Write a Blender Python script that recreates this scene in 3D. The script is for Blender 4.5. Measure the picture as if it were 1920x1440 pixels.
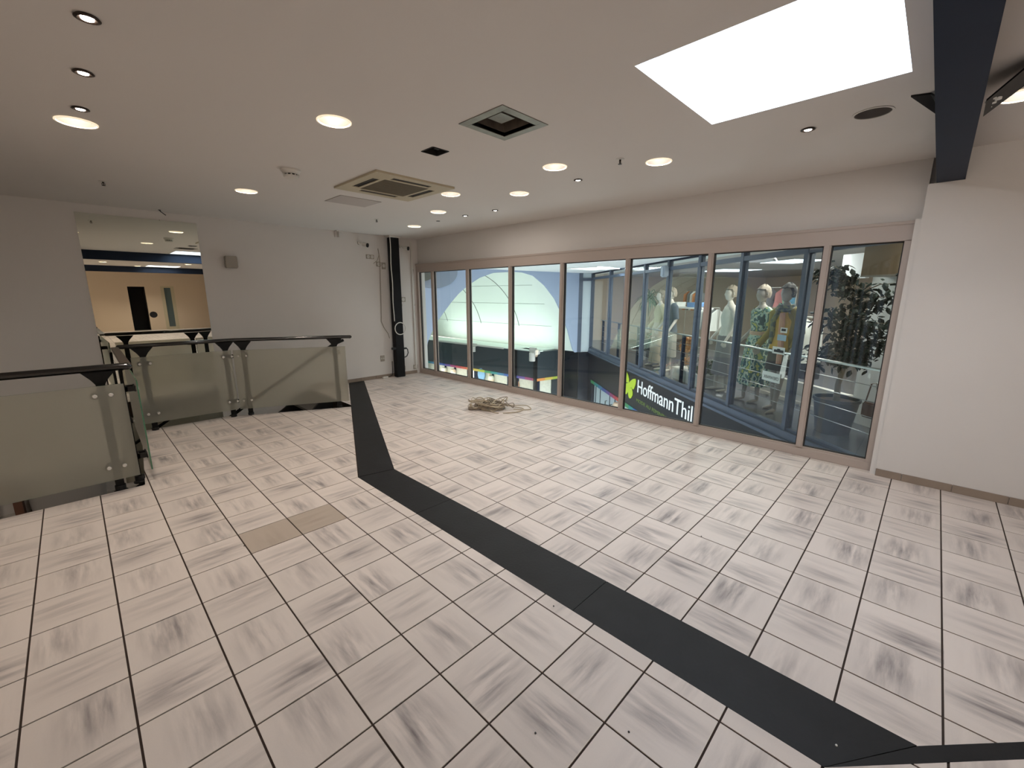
import bpy, bmesh, math, random
import numpy as np
from mathutils import Vector, Matrix
PI = math.pi
# ------------------------------------------------------------------ camera, world, lights, exposure
for o in list(bpy.data.objects): bpy.data.objects.remove(o)
S = bpy.context.scene
COL = S.collection
S.view_settings.view_transform = 'Standard'; S.view_settings.look = 'None'
S.view_settings.gamma = 1.0; S.view_settings.use_curve_mapping = False
S.view_settings.exposure = 0.0
FPX, YAW, PIT, ROL = 799.66, .796, -.2046, .0011
CAM = Vector((-.2543, -1.5522, 1.5353))
_f = Vector((math.sin(YAW)*math.cos(PIT), math.cos(YAW)*math.cos(PIT), math.sin(PIT)))
_r = Vector((math.cos(YAW), -math.sin(YAW), 0)); _u = _r.cross(_f)
_r2 = _r*math.cos(ROL)+_u*math.sin(ROL); _u2 = _u*math.cos(ROL)-_r*math.sin(ROL)
cd = bpy.data.cameras.new('camera'); cam = bpy.data.objects.new('camera', cd); COL.objects.link(cam)
cd.sensor_width = 36; cd.lens = FPX/1920*36; cd.clip_start = .05; cd.clip_end = 100
M3 = Matrix((_r2, _u2, -_f)).transposed(); cam.matrix_world = Matrix.Translation(CAM) @ M3.to_4x4()
S.camera = cam
world = bpy.data.worlds.new('world'); S.world = world; world.use_nodes = True
world.node_tree.nodes['Background'].inputs[0].default_value = (1, .90, .79, 1)
world.node_tree.nodes['Background'].inputs[1].default_value = 2.7
H = 2.585           # room ceiling
def area(name, loc, size, power, color=(1, 1, 1), rot=(0, 0, 0), shape='RECTANGLE', size_y=None, spread=None):
    d = bpy.data.lights.new(name, 'AREA'); d.shape = shape; d.size = size
    if size_y: d.size_y = size_y
    d.energy = power; d.color = color
    if spread: d.spread = spread
    o = bpy.data.objects.new(name, d); COL.objects.link(o); o.location = loc; o.rotation_euler = rot
    return o
WARM = (1, .86, .71)
BIG = [(-.06, 2.42), (1.05, 1.26), (1.19, 3.69), (2.745, .887), (3.21, .20), (3.225, 1.75), (2.74, 2.29), (3.225, 3.18), (3.66, 4.40), (3.46, -1.72),
       (.7, -6.35), (1.72, -8.2), (2.85, -5.8), (-1.2, -3.2), (1.2, -3.4), (-2.6, .6), (-2.6, -6.3), (-2.6, 2.4), (.9, -10.6), (2.4, -10.8)]
SPOT = [(-.046, .948), (-.046, 1.539), (-.047, 2.122), (3.232, -.80), (3.208, .984), (3.66, 2.58), (3.63, 3.13)]
P_BIG, P_SPOT = 10.0, 5.0
for k, (x, y) in enumerate(BIG):
    area('downlight_lamp', (x, y, H+.112), .09, P_BIG*(2.8 if y < -5 else 1 if x < 2 else .75), WARM if x < 2 else (1, .93, .87), shape='DISK')
for k, (x, y) in enumerate(SPOT):
    area("spotlight_lamp", (x, y, H-.0135), .03, P_SPOT, (1, .93, .86), shape='DISK')
# daylight through the two roof lights of the room, the mall roof lights and the vault's cove
area('roof_light_day', (2.237, -.845, H+.10), .96, 22, (.64, .81, 1), size_y=.92)
area('roof_light_day', (2.4, -7.9, H+.10), .96, 22, (.86, .92, 1), size_y=.92)
area('mall_roof_light_day', (8.5, 4.35, 2.165), .9, 260, (.84, .93, 1), size_y=.9)
area('mall_roof_light_day', (6.3, 2.9, 2.165), .9, 230, (.88, .94, 1), size_y=.9)
area('vault_cove_lamp', (9.62, 9.6, -.06), 5.4, 34, (.93, 1, .94), rot=(0, PI-.35, 0), size_y=.5)
area('vault_cove_lamp', (5.6, 9.6, -.6), 5.4, 12, (.93, 1, .94), rot=(0, PI+.2, 0), size_y=.4)
bpy.data.objects['vault_cove_lamp'].rotation_euler = (0, PI+.30, 0)
for o in bpy.data.objects:
    if o.name.startswith('vault_cove'): o.data.size, o.data.size_y = .14, 5.4
def aim(o, d): o.rotation_euler = Vector(d).to_track_quat('-Z', 'Y').to_euler()
aim(area('stairwell_fill_light', (-1.6, 3.3, -.45), .5, 7, WARM), (0, 1, -.25))  # unseen fill added to brighten the stair well wall
# unseen fill lights added below to brighten the mall hall and its ceiling
aim(area('hall_fill_light', (8.72, 3.55, -2.3), 5, 190, (.90, .95, 1), size_y=.9), (-.7716, .636, .25))
aim(area('hall_fill_light', (4.75, 3.2, -2.3), 6, 190, (.88, .94, 1), size_y=.9), (1, .1, .2))
# ------------------------------------------------------------------ materials
def s2l(c):
    if isinstance(c, (int, float)): c = (c, c, c)
    return tuple(((v/255)/12.92 if v/255 <= .04045 else ((v/255+.055)/1.055)**2.4) for v in c)+(1,)
def mat(name, col, rough=.5, metal=0, spec=.5, bump=0, bscale=80, emit=None, es=0, coat=0, var=0, vscale=3, trans=0, sheen=0):
    m = bpy.data.materials.new(name); m.use_nodes = True; N = m.node_tree.nodes; L = m.node_tree.links
    b = N['Principled BSDF']; b.inputs['Base Color'].default_value = s2l(col)
    b.inputs['Roughness'].default_value = rough; b.inputs['Metallic'].default_value = metal
    b.inputs['Specular IOR Level'].default_value = spec; b.inputs['Coat Weight'].default_value = coat
    b.inputs['Transmission Weight'].default_value = trans; b.inputs['Sheen Weight'].default_value = sheen
    if emit is not None:
        b.inputs['Emission Color'].default_value = s2l(emit); b.inputs['Emission Strength'].default_value = es
    g = N.new('ShaderNodeNewGeometry')
    if bump:
        n = N.new('ShaderNodeTexNoise'); n.inputs['Scale'].default_value = bscale; n.inputs['Detail'].default_value = 4
        L.new(g.outputs['Position'], n.inputs['Vector'])
        bp = N.new('ShaderNodeBump'); bp.inputs['Strength'].default_value = bump; bp.inputs['Distance'].default_value = .002
        L.new(n.outputs['Fac'], bp.inputs['Height']); L.new(bp.outputs['Normal'], b.inputs['Normal'])
    if var:
        n = N.new('ShaderNodeTexNoise'); n.inputs['Scale'].default_value = vscale; n.inputs['Detail'].default_value = 3
        L.new(g.outputs['Position'], n.inputs['Vector'])
        r = N.new('ShaderNodeMapRange'); r.inputs['From Min'].default_value = .3; r.inputs['From Max'].default_value = .7
        r.inputs['To Min'].default_value = 1-var; r.inputs['To Max'].default_value = 1+var
        L.new(n.outputs['Fac'], r.inputs['Value'])
        x = N.new('ShaderNodeVectorMath'); x.operation = 'SCALE'; x.inputs[0].default_value = s2l(col)[:3]
        L.new(r.outputs['Result'], x.inputs['Scale']); L.new(x.outputs['Vector'], b.inputs['Base Color'])
    return m
M = {}
M['wall'] = mat('wall_paint', (214, 209, 204), .85, bump=.25, bscale=140, var=.015, vscale=1.5, spec=.2)
M['ceil'] = mat('ceiling_paint', (216, 210, 204), .9, bump=.15, bscale=160, var=.012, vscale=.8, spec=.15)
M['grout'] = mat('dark_grout', (56, 42, 34), .9)
M['skirt'] = mat('skirting_tile', (142, 126, 112), .4, var=.06, vscale=9)
M['black'] = mat('black_enamel', (8, 8, 8), .4, spec=.25)
M['rail'] = mat('glossy_black_rail', (9, 8, 8), .16, spec=.6, coat=.4)
M['blackm'] = mat('black_matt_paint', (20, 19, 19), .5)
M['steelblk'] = mat('anthracite_steel', (26, 36, 54), .6, spec=.2, var=.05, vscale=4)
M['duct'] = mat('black_column_paint', (14, 14, 16), .6, spec=.25, var=.1, vscale=12)
M['frame'] = mat('window_frame_beige', (176, 162, 152), .45, var=.01)
M['gasket'] = mat('rubber_gasket', (34, 32, 32), .6)
M['chrome'] = mat('brushed_steel', (190, 188, 184), .28, metal=1)
M['boltm'] = mat('satin_bolt', (206, 204, 198), .35, metal=.4)
M['plast'] = mat('white_plastic', (208, 204, 196), .45)
M['greyplast'] = mat('grey_plastic', (158, 150, 138), .5)
M['cream'] = mat('cream_plastic', (186, 174, 148), .5)
M['dark'] = mat('dark_void', (26, 23, 21), .8)
M['alu'] = mat('galvanised_metal', (150, 146, 138), .38, metal=.75, var=.12, vscale=14)
M['bluegrey'] = mat('blue_grey_aluminium', (84, 94, 110), .4, var=.03)
M['bluewall'] = mat('pale_blue_wall_paint', (170, 184, 208), .8, spec=.2)
M['palepanel'] = mat('pale_grey_panel', (196, 208, 214), .6)
M['fascia'] = mat('charcoal_fascia', (58, 64, 68), .35, spec=.4)
M['fascia2'] = mat('black_sign_fascia', (30, 34, 42), .35, spec=.4)
M['vault'] = mat('vault_white', (236, 244, 236), .85, spec=.2)
M['seam'] = mat('vault_seam_line', (120, 126, 120), .7)
M['white'] = mat('white_lacquer', (236, 236, 232), .4)
M['lampoff'] = mat('satin_reflector', (132, 128, 126), .35, metal=.3)
M['reflector'] = mat('glowing_reflector', (34, 32, 29), .5, emit=(255, 230, 200), es=.42)  # near-black base; the bowl's lit look is put in as emission
M['rimglow'] = mat('lit_glass_rim', (250, 240, 220), .3, emit=(255, 236, 205), es=.75)
M['bulb'] = mat('lamp_bulb', (255, 255, 255), .3, emit=(255, 246, 235), es=14)
M['diffuser'] = mat('roof_light_diffuser', (255, 255, 255), .6, emit=(236, 244, 255), es=2.6)
M['shaft'] = mat('roof_light_shaft', (236, 240, 246), .7)
def glass_mat(name, tint=(.93, .97, .96), ior=1.45, maxr=1.0):
    m = bpy.data.materials.new(name); m.use_nodes = True; N = m.node_tree.nodes; L = m.node_tree.links
    N.remove(N['Principled BSDF']); out = N['Material Output']
    t = N.new('ShaderNodeBsdfTransparent'); t.inputs[0].default_value = (*tint, 1)
    g = N.new('ShaderNodeBsdfGlossy'); g.inputs['Roughness'].default_value = 0.0; g.inputs[0].default_value = (1, 1, 1, 1)
    f = N.new('ShaderNodeFresnel'); f.inputs['IOR'].default_value = ior
    # a pane is thin: reflect on the outer face only (no total reflection inside the unrefracted slab)
    ge = N.new('ShaderNodeNewGeometry'); mu = N.new('ShaderNodeMath'); mu.operation = 'MULTIPLY_ADD'; mu.inputs[1].default_value = -1; mu.inputs[2].default_value = 1
    L.new(ge.outputs['Backfacing'], mu.inputs[0]); m2 = N.new('ShaderNodeMath'); m2.operation = 'MULTIPLY'; L.new(mu.outputs[0], m2.inputs[0]); L.new(f.outputs[0], m2.inputs[1])
    x = N.new('ShaderNodeMixShader'); L.new(m2.outputs[0], x.inputs[0]); L.new(t.outputs[0], x.inputs[1]); L.new(g.outputs[0], x.inputs[2])
    L.new(x.outputs[0], out.inputs['Surface']); return m
M['glass'] = glass_mat('window_glass')
M['glass2'] = glass_mat('shop_front_glass', (.95, .985, .985), 1.62)
def frosted():
    m = bpy.data.materials.new('frosted_green_glass'); m.use_nodes = True; N = m.node_tree.nodes; L = m.node_tree.links
    b = N['Principled BSDF']; b.inputs['Base Color'].default_value = s2l((224, 222, 210)); b.inputs['Roughness'].default_value = .30
    b.inputs['IOR'].default_value = 1.28
    b.inputs['Transmission Weight'].default_value = 1; b.inputs['Specular IOR Level'].default_value = .3
    d = N.new('ShaderNodeBsdfDiffuse'); d.inputs[0].default_value = s2l((182, 180, 168))
    x = N.new('ShaderNodeMixShader'); x.inputs[0].default_value = .25
    L.new(b.outputs[0], x.inputs[1]); L.new(d.outputs[0], x.inputs[2]); L.new(x.outputs[0], N['Material Output'].inputs['Surface'])
    return m
M['frost'] = frosted()
M['gedge'] = mat('green_glass_edge', (70, 108, 84), .2)
def mirror():
    m = bpy.data.materials.new('mirror_silver'); m.use_nodes = True; b = m.node_tree.nodes['Principled BSDF']
    b.inputs['Base Color'].default_value = (.80, .82, .74, 1); b.inputs['Metallic'].default_value = 1; b.inputs['Roughness'].default_value = .005
    return m
M['mirror'] = mirror()
def tile_mat(name, base, streak, amount):
    # stoneware look: per tile a patch of brushed grey streaks, turned by 90 degrees from tile to tile
    m = bpy.data.materials.new(name); m.use_nodes = True; N = m.node_tree.nodes; L = m.node_tree.links
    b = N['Principled BSDF']; b.inputs['Roughness'].default_value = .42; b.inputs['Specular IOR Level'].default_value = .35
    def math_(op, a, b_=None, c=None):
        n = N.new('ShaderNodeMath'); n.operation = op
        for i, v in enumerate((a, b_, c)):
            if v is None: continue
            if isinstance(v, (int, float)): n.inputs[i].default_value = v
            else: L.new(v, n.inputs[i])
        return n.outputs[0]
    g = N.new('ShaderNodeNewGeometry'); sp = N.new('ShaderNodeSeparateXYZ'); L.new(g.outputs['Position'], sp.inputs[0])
    X, Y = math_('DIVIDE', sp.outputs[0], .3), math_('DIVIDE', math_('SUBTRACT', sp.outputs[1], .006), .3)
    cx, cy = math_('FLOOR', X), math_('FLOOR', Y)
    fx, fy = math_('SUBTRACT', math_('SUBTRACT', X, cx), .5), math_('SUBTRACT', math_('SUBTRACT', Y, cy), .5)
    par = math_('FLOORED_MODULO', math_('ADD', cx, cy), 2)
    cb = N.new('ShaderNodeCombineXYZ'); L.new(cx, cb.inputs[0]); L.new(cy, cb.inputs[1])
    w = N.new('ShaderNodeTexWhiteNoise'); w.noise_dimensions = '3D'; L.new(cb.outputs[0], w.inputs['Vector'])
    sc = N.new('ShaderNodeSeparateColor'); L.new(w.outputs['Color'], sc.inputs[0])
    r1, r2, r3 = sc.outputs[0], sc.outputs[1], sc.outputs[2]
    def mix(a, b_):  # par ? b : a
        n = N.new('ShaderNodeMix'); n.data_type = 'FLOAT'; L.new(par, n.inputs[0]); L.new(a, n.inputs[2]); L.new(b_, n.inputs[3]); return n.outputs[0]
    al, ac = mix(fx, fy), mix(fy, fx)
    ct = N.new('ShaderNodeCombineXYZ')
    L.new(math_('MULTIPLY', al, 1.1), ct.inputs[0])
    L.new(math_('ADD', math_('MULTIPLY', ac, 7.5), math_('MULTIPLY', r1, 40)), ct.inputs[1]); L.new(math_('MULTIPLY', r2, 50), ct.inputs[2])
    n1 = N.new('ShaderNodeTexNoise'); n1.inputs['Scale'].default_value = 1; n1.inputs['Detail'].default_value = 6; n1.inputs['Roughness'].default_value = .54
    L.new(ct.outputs[0], n1.inputs['Vector'])
    # patch: broad blob near the tile's middle
    dx = math_('DIVIDE', math_('ADD', al, math_('MULTIPLY', math_('SUBTRACT', r2, .5), .35)), .52)
    dy = math_('DIVIDE', math_('ADD', ac, math_('MULTIPLY', math_('SUBTRACT', r3, .5), .4)), .30)
    d2 = math_('ADD', math_('MULTIPLY', dx, dx), math_('MULTIPLY', dy, dy))
    blob = math_('EXPONENT', math_('MULTIPLY', d2, -1.0))
    st = N.new('ShaderNodeMapRange'); st.inputs['From Min'].default_value = .36; st.inputs['From Max'].default_value = .68; L.new(n1.outputs['Fac'], st.inputs['Value'])
    k = math_('MULTIPLY', math_('MULTIPLY', st.outputs[0], blob), math_('ADD', math_('MULTIPLY', r1, .7*amount), .55*amount))
    n2 = N.new('ShaderNodeTexNoise'); n2.inputs['Scale'].default_value = 260; n2.inputs['Detail'].default_value = 3; L.new(g.outputs['Position'], n2.inputs['Vector'])
    k = math_('ADD', k, math_('MULTIPLY', math_('SUBTRACT', n2.outputs['Fac'], .5), .12))
    mx = N.new('ShaderNodeMix'); mx.data_type = 'RGBA'; mx.clamp_factor = True
    L.new(k, mx.inputs[0]); mx.inputs[6].default_value = s2l(base); mx.inputs[7].default_value = s2l(streak)
    br = N.new('ShaderNodeVectorMath'); br.operation = 'SCALE'; L.new(mx.outputs[2], br.inputs[0])
    L.new(math_('ADD', math_('MULTIPLY', r3, .07), .965), br.inputs['Scale'])
    L.new(br.outputs[0], b.inputs['Base Color'])
    return m
M['tile'] = tile_mat('streaked_stoneware_tile', (214, 202, 193), (120, 112, 111), .9)
M['tile2'] = tile_mat('plain_brown_stoneware_tile', (178, 164, 150), (146, 130, 116), .6)
M['slab'] = mat('black_slate_slab', (21, 21, 23), .55, spec=.3, bump=.5, bscale=60, var=.25, vscale=7)
# ------------------------------------------------------------------ mesh helpers
class MB:
    def __init__(s): s.v, s.f, s.m = [], [], []
    def add(s, V, F, mi=0):
        b = len(s.v); s.v += [tuple(p) for p in V]; s.f += [tuple(b+i for i in f) for f in F]; s.m += [mi]*len(F); return s
    def box(s, a, b, mi=0, fn=None):
        V = [(x, y, z) for z in (a[2], b[2]) for y in (a[1], b[1]) for x in (a[0], b[0])]
        if fn: V = [fn(*p) for p in V]
        return s.add(V, [(0, 2, 3, 1), (4, 5, 7, 6), (0, 1, 5, 4), (2, 6, 7, 3), (0, 4, 6, 2), (1, 3, 7, 5)], mi)
    def prism(s, poly, z0, z1, mi=0, bottom=True, fn=None):
        n = len(poly); V = [(p[0], p[1], z0) for p in poly]+[(p[0], p[1], z1) for p in poly]
        if fn: V = [fn(*p) for p in V]
        F = [tuple(range(n, 2*n))]+[(i, (i+1) % n, n+(i+1) % n, n+i) for i in range(n)]
        if bottom: F.append(tuple(reversed(range(n))))
        return s.add(V, F, mi)
    def tube(s, pts, r, n=8, mi=0, cap=True, closed=False):
        P = [Vector(p) for p in pts]; k = len(P); R = r if isinstance(r, (list, tuple)) else [r]*k
        V, F = [], []; prev = None
        for i, p in enumerate(P):
            if closed: t = P[(i+1) % k]-P[i-1]
            else: t = P[min(i+1, k-1)]-P[max(i-1, 0)]
            t = t.normalized() if t.length > 1e-9 else Vector((0, 0, 1))
            a = prev if prev is not None else (Vector((0, 0, 1)) if abs(t.z) < .9 else Vector((1, 0, 0)))
            a = (a-t*a.dot(t)); a = a.normalized() if a.length > 1e-6 else t.orthogonal().normalized()
            prev = a; b = t.cross(a)
            for j in range(n):
                w = 2*PI*j/n; V.append(p+(a*math.cos(w)+b*math.sin(w))*R[i])
        for i in range(k if closed else k-1):
            for j in range(n):
                i2 = (i+1) % k
                F.append((i*n+j, i*n+(j+1) % n, i2*n+(j+1) % n, i2*n+j))
        if cap and not closed: F += [tuple(reversed(range(n))), tuple(range((k-1)*n, k*n))]
        return s.add(V, F, mi)
    def lathe(s, prof, c, n=24, mi=0, cap0=False, cap1=False, fn=None):
        V = [(c[0]+r*math.cos(2*PI*j/n), c[1]+r*math.sin(2*PI*j/n), c[2]+z) for r, z in prof for j in range(n)]
        if fn: V = [fn(Vector(p)) for p in V]
        F = [(i*n+j, i*n+(j+1) % n, (i+1)*n+(j+1) % n, (i+1)*n+j) for i in range(len(prof)-1) for j in range(n)]
        if cap0: F.append(tuple(reversed(range(n))))
        if cap1: F.append(tuple(range((len(prof)-1)*n, len(prof)*n)))
        return s.add(V, F, mi)
    def loft(s, rings, n=20, mi=0, cap=True, fold=0, nf=9):
        # rings: (cx, cy, z, rx, ry)
        V = []
        for k, (cx, cy, z, rx, ry) in enumerate(rings):
            for j in range(n):
                w = 2*PI*j/n; q = 1+fold*(k/len(rings))*math.sin(nf*w)
                V.append((cx+rx*q*math.cos(w), cy+ry*q*math.sin(w), z))
        m = len(rings); F = [(i*n+j, i*n+(j+1) % n, (i+1)*n+(j+1) % n, (i+1)*n+j) for i in range(m-1) for j in range(n)]
        if cap: F += [tuple(reversed(range(n))), tuple(range((m-1)*n, m*n))]
        return s.add(V, F, mi)
    def xf(s, M4): s.v = [tuple(M4 @ Vector(p)) for p in s.v]; return s
def wloc(o):
    v = Vector((0, 0, 0))
    while o: v = v+Vector(o.location); o = o.parent
    return v
def build(mb, name, mats, parent=None, smooth=False, origin=None, bevel=0):
    if not isinstance(mats, (list, tuple)): mats = [mats]
    if parent is not None: base = wloc(parent)
    elif origin is not None: base = Vector(origin)
    else:
        A = np.array(mb.v); lo, hi = A.min(0), A.max(0); base = Vector(((lo[0]+hi[0])/2, (lo[1]+hi[1])/2, lo[2]))
    me = bpy.data.meshes.new(name); me.from_pydata([tuple(Vector(p)-base) for p in mb.v], [], mb.f)
    for m in mats: me.materials.append(M[m] if isinstance(m, str) else m)
    me.polygons.foreach_set('material_index', mb.m)
    if smooth: me.polygons.foreach_set('use_smooth', [True]*len(me.polygons))
    bm = bmesh.new(); bm.from_mesh(me); bmesh.ops.recalc_face_normals(bm, faces=bm.faces)
    if bevel: bmesh.ops.bevel(bm, geom=bm.edges[:], offset=bevel, segments=2, affect='EDGES', clamp_overlap=True)
    bm.to_mesh(me); bm.free()
    if smooth: me.set_sharp_from_angle(angle=math.radians(40))
    o = bpy.data.objects.new(name, me); COL.objects.link(o)
    if parent is not None: o.parent = parent
    else: o.location = base
    return o
def thing(name, loc, label, cat, group=None):
    o = bpy.data.objects.new(name, None); o.empty_display_size = .1; COL.objects.link(o); o.location = loc
    return tag(o, label, cat, group)
def tag(o, label, cat, group=None, kind=None):
    o['label'] = label; o['category'] = cat
    if group: o['group'] = group
    if kind: o['kind'] = kind
    return o
def struct(o, label=None, cat=None):
    o['kind'] = 'structure'
    if label: o['label'] = label
    if cat: o['category'] = cat
    return o
def sempty(name, loc, label, cat):
    o = bpy.data.objects.new(name, None); COL.objects.link(o); o.location = loc; return struct(o, label, cat)
def dup(root, loc, label=None, rotz=None):
    r = root.copy(); COL.objects.link(r); r.location = loc
    if rotz is not None: r.rotation_euler = (0, 0, rotz)
    if label: r['label'] = label
    for ch in list(root.children):
        c = ch.copy(); COL.objects.link(c); c.parent = r
        for g in list(ch.children):
            d = g.copy(); COL.objects.link(d); d.parent = c
    return r
def clip(poly, a, b, c):
    # keep a*x+b*y<=c
    out = []
    for i in range(len(poly)):
        p, q = poly[i], poly[(i+1) % len(poly)]; dp, dq = a*p[0]+b*p[1]-c, a*q[0]+b*q[1]-c
        if dp <= 0: out.append(p)
        if dp*dq < 0: t = dp/(dp-dq); out.append((p[0]+t*(q[0]-p[0]), p[1]+t*(q[1]-p[1])))
    return out
def line(p, q):  # half plane to the LEFT of p->q kept as a*x+b*y<=c
    dx, dy = q[0]-p[0], q[1]-p[1]; return (dy, -dx, dy*p[0]-dx*p[1])
def parea(p): return abs(sum(p[i][0]*p[(i+1) % len(p)][1]-p[(i+1) % len(p)][0]*p[i][1] for i in range(len(p))))/2 if len(p) > 2 else 0
def pix(p):
    d = Vector(p)-CAM; z = d.dot(_f)
    return (960+FPX*d.dot(_r2)/z, 720-FPX*d.dot(_u2)/z, z)
# ------------------------------------------------------------------ floor: grout bed, tiles, black slab band
XL, XR, YF, YB, ZL = -4.6, 4.47, 5.77, -12.0, -3.3
# well outline: near edge y=2.91 (x<0), side x=.06.., back edge, slanted edge to (2.3,4.14)
def in_floor_polys(cell):
    """pieces of a rectangle that lie on the floor (outside the stair well)"""
    res = []
    # zone 1: y<2.91
    p = clip(cell, 0, 1, 2.91);  res.append(p)
    # zone 2: y>2.91, right of the side edge, below the back edges (convex)
    p = clip(cell, 0, -1, -2.91); p = clip(p, *line((.13, 4.79), (-.03, 2.9))) if False else clip(p, -1, .08, -(-.03)+.08*2.91)
    q = clip(p, 0, 1, 4.79); q = clip(q, .4402, .898, .4402*1.2+.898*4.68) if len(q) > 2 else q
    q = clip(q, 1, 0, 2.36) if len(q) > 2 else q
    res.append(q)
    # zone 3: x>2.36
    res.append(clip(clip(cell, 0, -1, -2.91), -1, 0, -2.36))
    return [r for r in res if len(r) > 2 and parea(r) > 2e-5]
BL = [(3.045, 5.77), (1.272, 1.800), (1.280, -1.505), (-.42, -3.05)]      # left edge of the band, from the back wall to the front
BR = [(3.335, 5.77), (1.585, 1.733), (1.592, -1.725), (4.47, -4.45)]
BL[3] = (1.280+2.9, -1.505-2.75-.0); BL[3] = (4.47, -1.505-(4.47-1.28)*.947)
BR[3] = (4.47, -1.725-(4.47-1.592)*.947)
def band_pieces(poly, side):
    """cut a floor piece by the band; side 0 = left of it, 1 = right of it"""
    out = []
    if side == 1:
        p = poly
        for a, b in ((BR[0], BR[1]), (BR[1], BR[2]), (BR[2], BR[3])):
            p = clip(p, *line(a, b))
            if len(p) < 3: return []
        return [p]
    up = clip(poly, 0, -1, -BL[1][1]); dn = clip(poly, 0, 1, BL[2][1]); md = clip(clip(poly, 0, 1, BL[1][1]), 0, -1, -BL[2][1])
    for p, (a, b) in ((up, (BL[1], BL[0])), (md, (BL[2], BL[1])), (dn, (BL[3], BL[2]))):
        if len(p) > 2:
            p = clip(p, *line(a, b))
            if len(p) > 2 and parea(p) > 2e-5: out.append(p)
    return out
gb = MB()
for x0, x1, y0, y1 in ((XL, 4.62, YB, 2.91), (2.36, 4.62, 2.91, 5.80)): gb.box((x0, y0, -.30), (x1, y1, -.004))
gb.prism([(-.03, 2.91), (2.36, 2.91), (2.36, 4.11), (1.2, 4.68), (.97, 4.79), (.12, 4.79)], -.30, -.004)
floor = struct(build(gb, 'floor', 'grout', origin=(0, 0, 0)), 'pale streaked square tile floor laid with a black slab band', 'floor')
J = .0038
cells = []
for i in range(int(XL/.3)-1, 17):
    for j in range(-40, 20):
        x0, x1, y0, y1 = i*.3, (i+1)*.3, j*.3, (j+1)*.3
        for side in (0, 1):
            off = .012 if side else 0.0
            c = [(x0+J, y0+off+J), (x1-J, y0+off+J), (x1-J, y1+off-J), (x0+J, y1+off-J)]
            c = clip(clip(clip(clip(c, -1, 0, -XL), 1, 0, (4.56 if y0 > -1.6 else 4.47)), 0, 1, YF), 0, -1, -YB)
            if len(c) < 3: continue
            ps = []
            for q in in_floor_polys(c): ps += band_pieces(q, side)
            ps = [q for q in ps if parea(q) > 3e-4]
            if not ps: continue
            a = 0
            for q in ps:
                P = [pix((px, py, 0)) for px, py in q]
                if all(w[2] > .15 for w in P) and any(-50 < w[0] < 1970 and 400 < w[1] < 1500 for w in P):
                    a += parea([(min(max(w[0], 0), 1920), min(max(w[1], 0), 1440)) for w in P])
            cells.append((a, i, j, side, ps))
cells.sort(key=lambda t: -t[0])
full = None; rest = MB()
def tile_piece(mb, ps, z0=-.004):
    for q in ps:
        n = len(q); V = [(x, y, z0) for x, y in q]+[(x, y, 0.) for x, y in q]
        mb.add(V, [tuple(range(n, 2*n))]+[(k, (k+1) % n, n+(k+1) % n, n+k) for k in range(n)])
for k, (a, i, j, side, ps) in enumerate(cells):
    brown = side == 0 and (i, j) in ((1, 4), (2, 4))
    if k < 290 or brown:
        mn = 'tile2' if brown else 'tile'
        cx, cy = i*.3+.15, j*.3+.15+(.012 if side else 0)
        isfull = len(ps) == 1 and parea(ps[0]) > (.3-2*J)**2-1e-6
        if isfull and not brown and full is not None: o = bpy.data.objects.new('tile', full); COL.objects.link(o)
        else:
            mb = MB(); tile_piece(mb, [[(x-cx, y-cy) for x, y in q] for q in ps])
            o = build(mb, 'tile', mn, origin=(0, 0, 0))
            if isfull and not brown: full = o.data
        o.parent = floor; o.location = (cx, cy, 0)
        if brown: o['label'] = 'plain brownish floor tile'
    else: tile_piece(rest, ps)
o = build(rest, 'distant_tiles', 'tile', floor); o['kind'] = 'stuff'
# slabs of the band
def slab(poly):
    mb = MB(); mb.prism(poly, -.004, .0005); build(mb, 'slab', 'slab', floor)['label'] = 'black slate slab of the floor band'
g = .0016
def xat(A, B, y): t = (y-A[1])/(B[1]-A[1]); return A[0]+t*(B[0]-A[0])
slab([(BL[1][0]+.012, BL[1][1]+g+.002), (BR[1][0], BR[1][1]+g+.003), (BR[0][0], 5.765), (BL[0][0], 5.765)])
slab([(1.275, .905+g), (1.588, .905+g), (1.585, 1.733-g), (1.274, 1.800-g)])
slab([(1.278, -.475+g), (1.590, -.475+g), (1.588, .905-g), (1.276, .905-g)])
slab([(1.281, -1.505+g), (1.592, -1.725+g*2), (1.590, -.475-g), (1.279, -.475-g)])
slab([(1.282, -1.505-g), (1.282+1.6, -1.505-1.6*.947), (1.594+1.6, -1.725-1.6*.947), (1.594, -1.725-g)])
slab([(1.285+1.6, -1.508-1.6*.947), BL[3], BR[3], (1.597+1.6, -1.728-1.6*.947)])
# ------------------------------------------------------------------ walls
mb = MB(); mb.box((XL-.2, YF, ZL), (4.75, YF+.2, H+.1))
struct(build(mb, 'wall_back', 'wall'), 'white painted back wall with the tall mirror', 'wall')
mb = MB(); mb.box((4.60, -1.375, 2.125), (4.80, YF, H+.1))          # above the shop window
mb.box((4.47, YB, 0), (4.72, -1.375, 2.372)); mb.box((4.47, YB, 2.372), (4.72, -1.572, H+.1)); mb.box((4.66, -1.572, 2.372), (4.80, -1.375, H+.1))
mb.box((4.485, -1.375, 0), (4.75, -1.338, 2.125))
struct(build(mb, 'wall_right', 'wall'), 'white painted right wall around the long shop window', 'wall')
mb = MB(); mb.box((XL-.2, YB, ZL), (XL, YF, .35)); mb.box((XL-.2, YB, 2.4), (XL, YF, H+.1))
for a, b in ((YB, -11.4), (-8.6, -8.2), (-5.4, -5.0), (-2.2, YF)): mb.box((XL-.2, a, .35), (XL, b, 2.4))
struct(build(mb, 'wall_left', 'wall'), 'white left wall outside the picture, with added openings for ambient light', 'wall')
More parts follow.
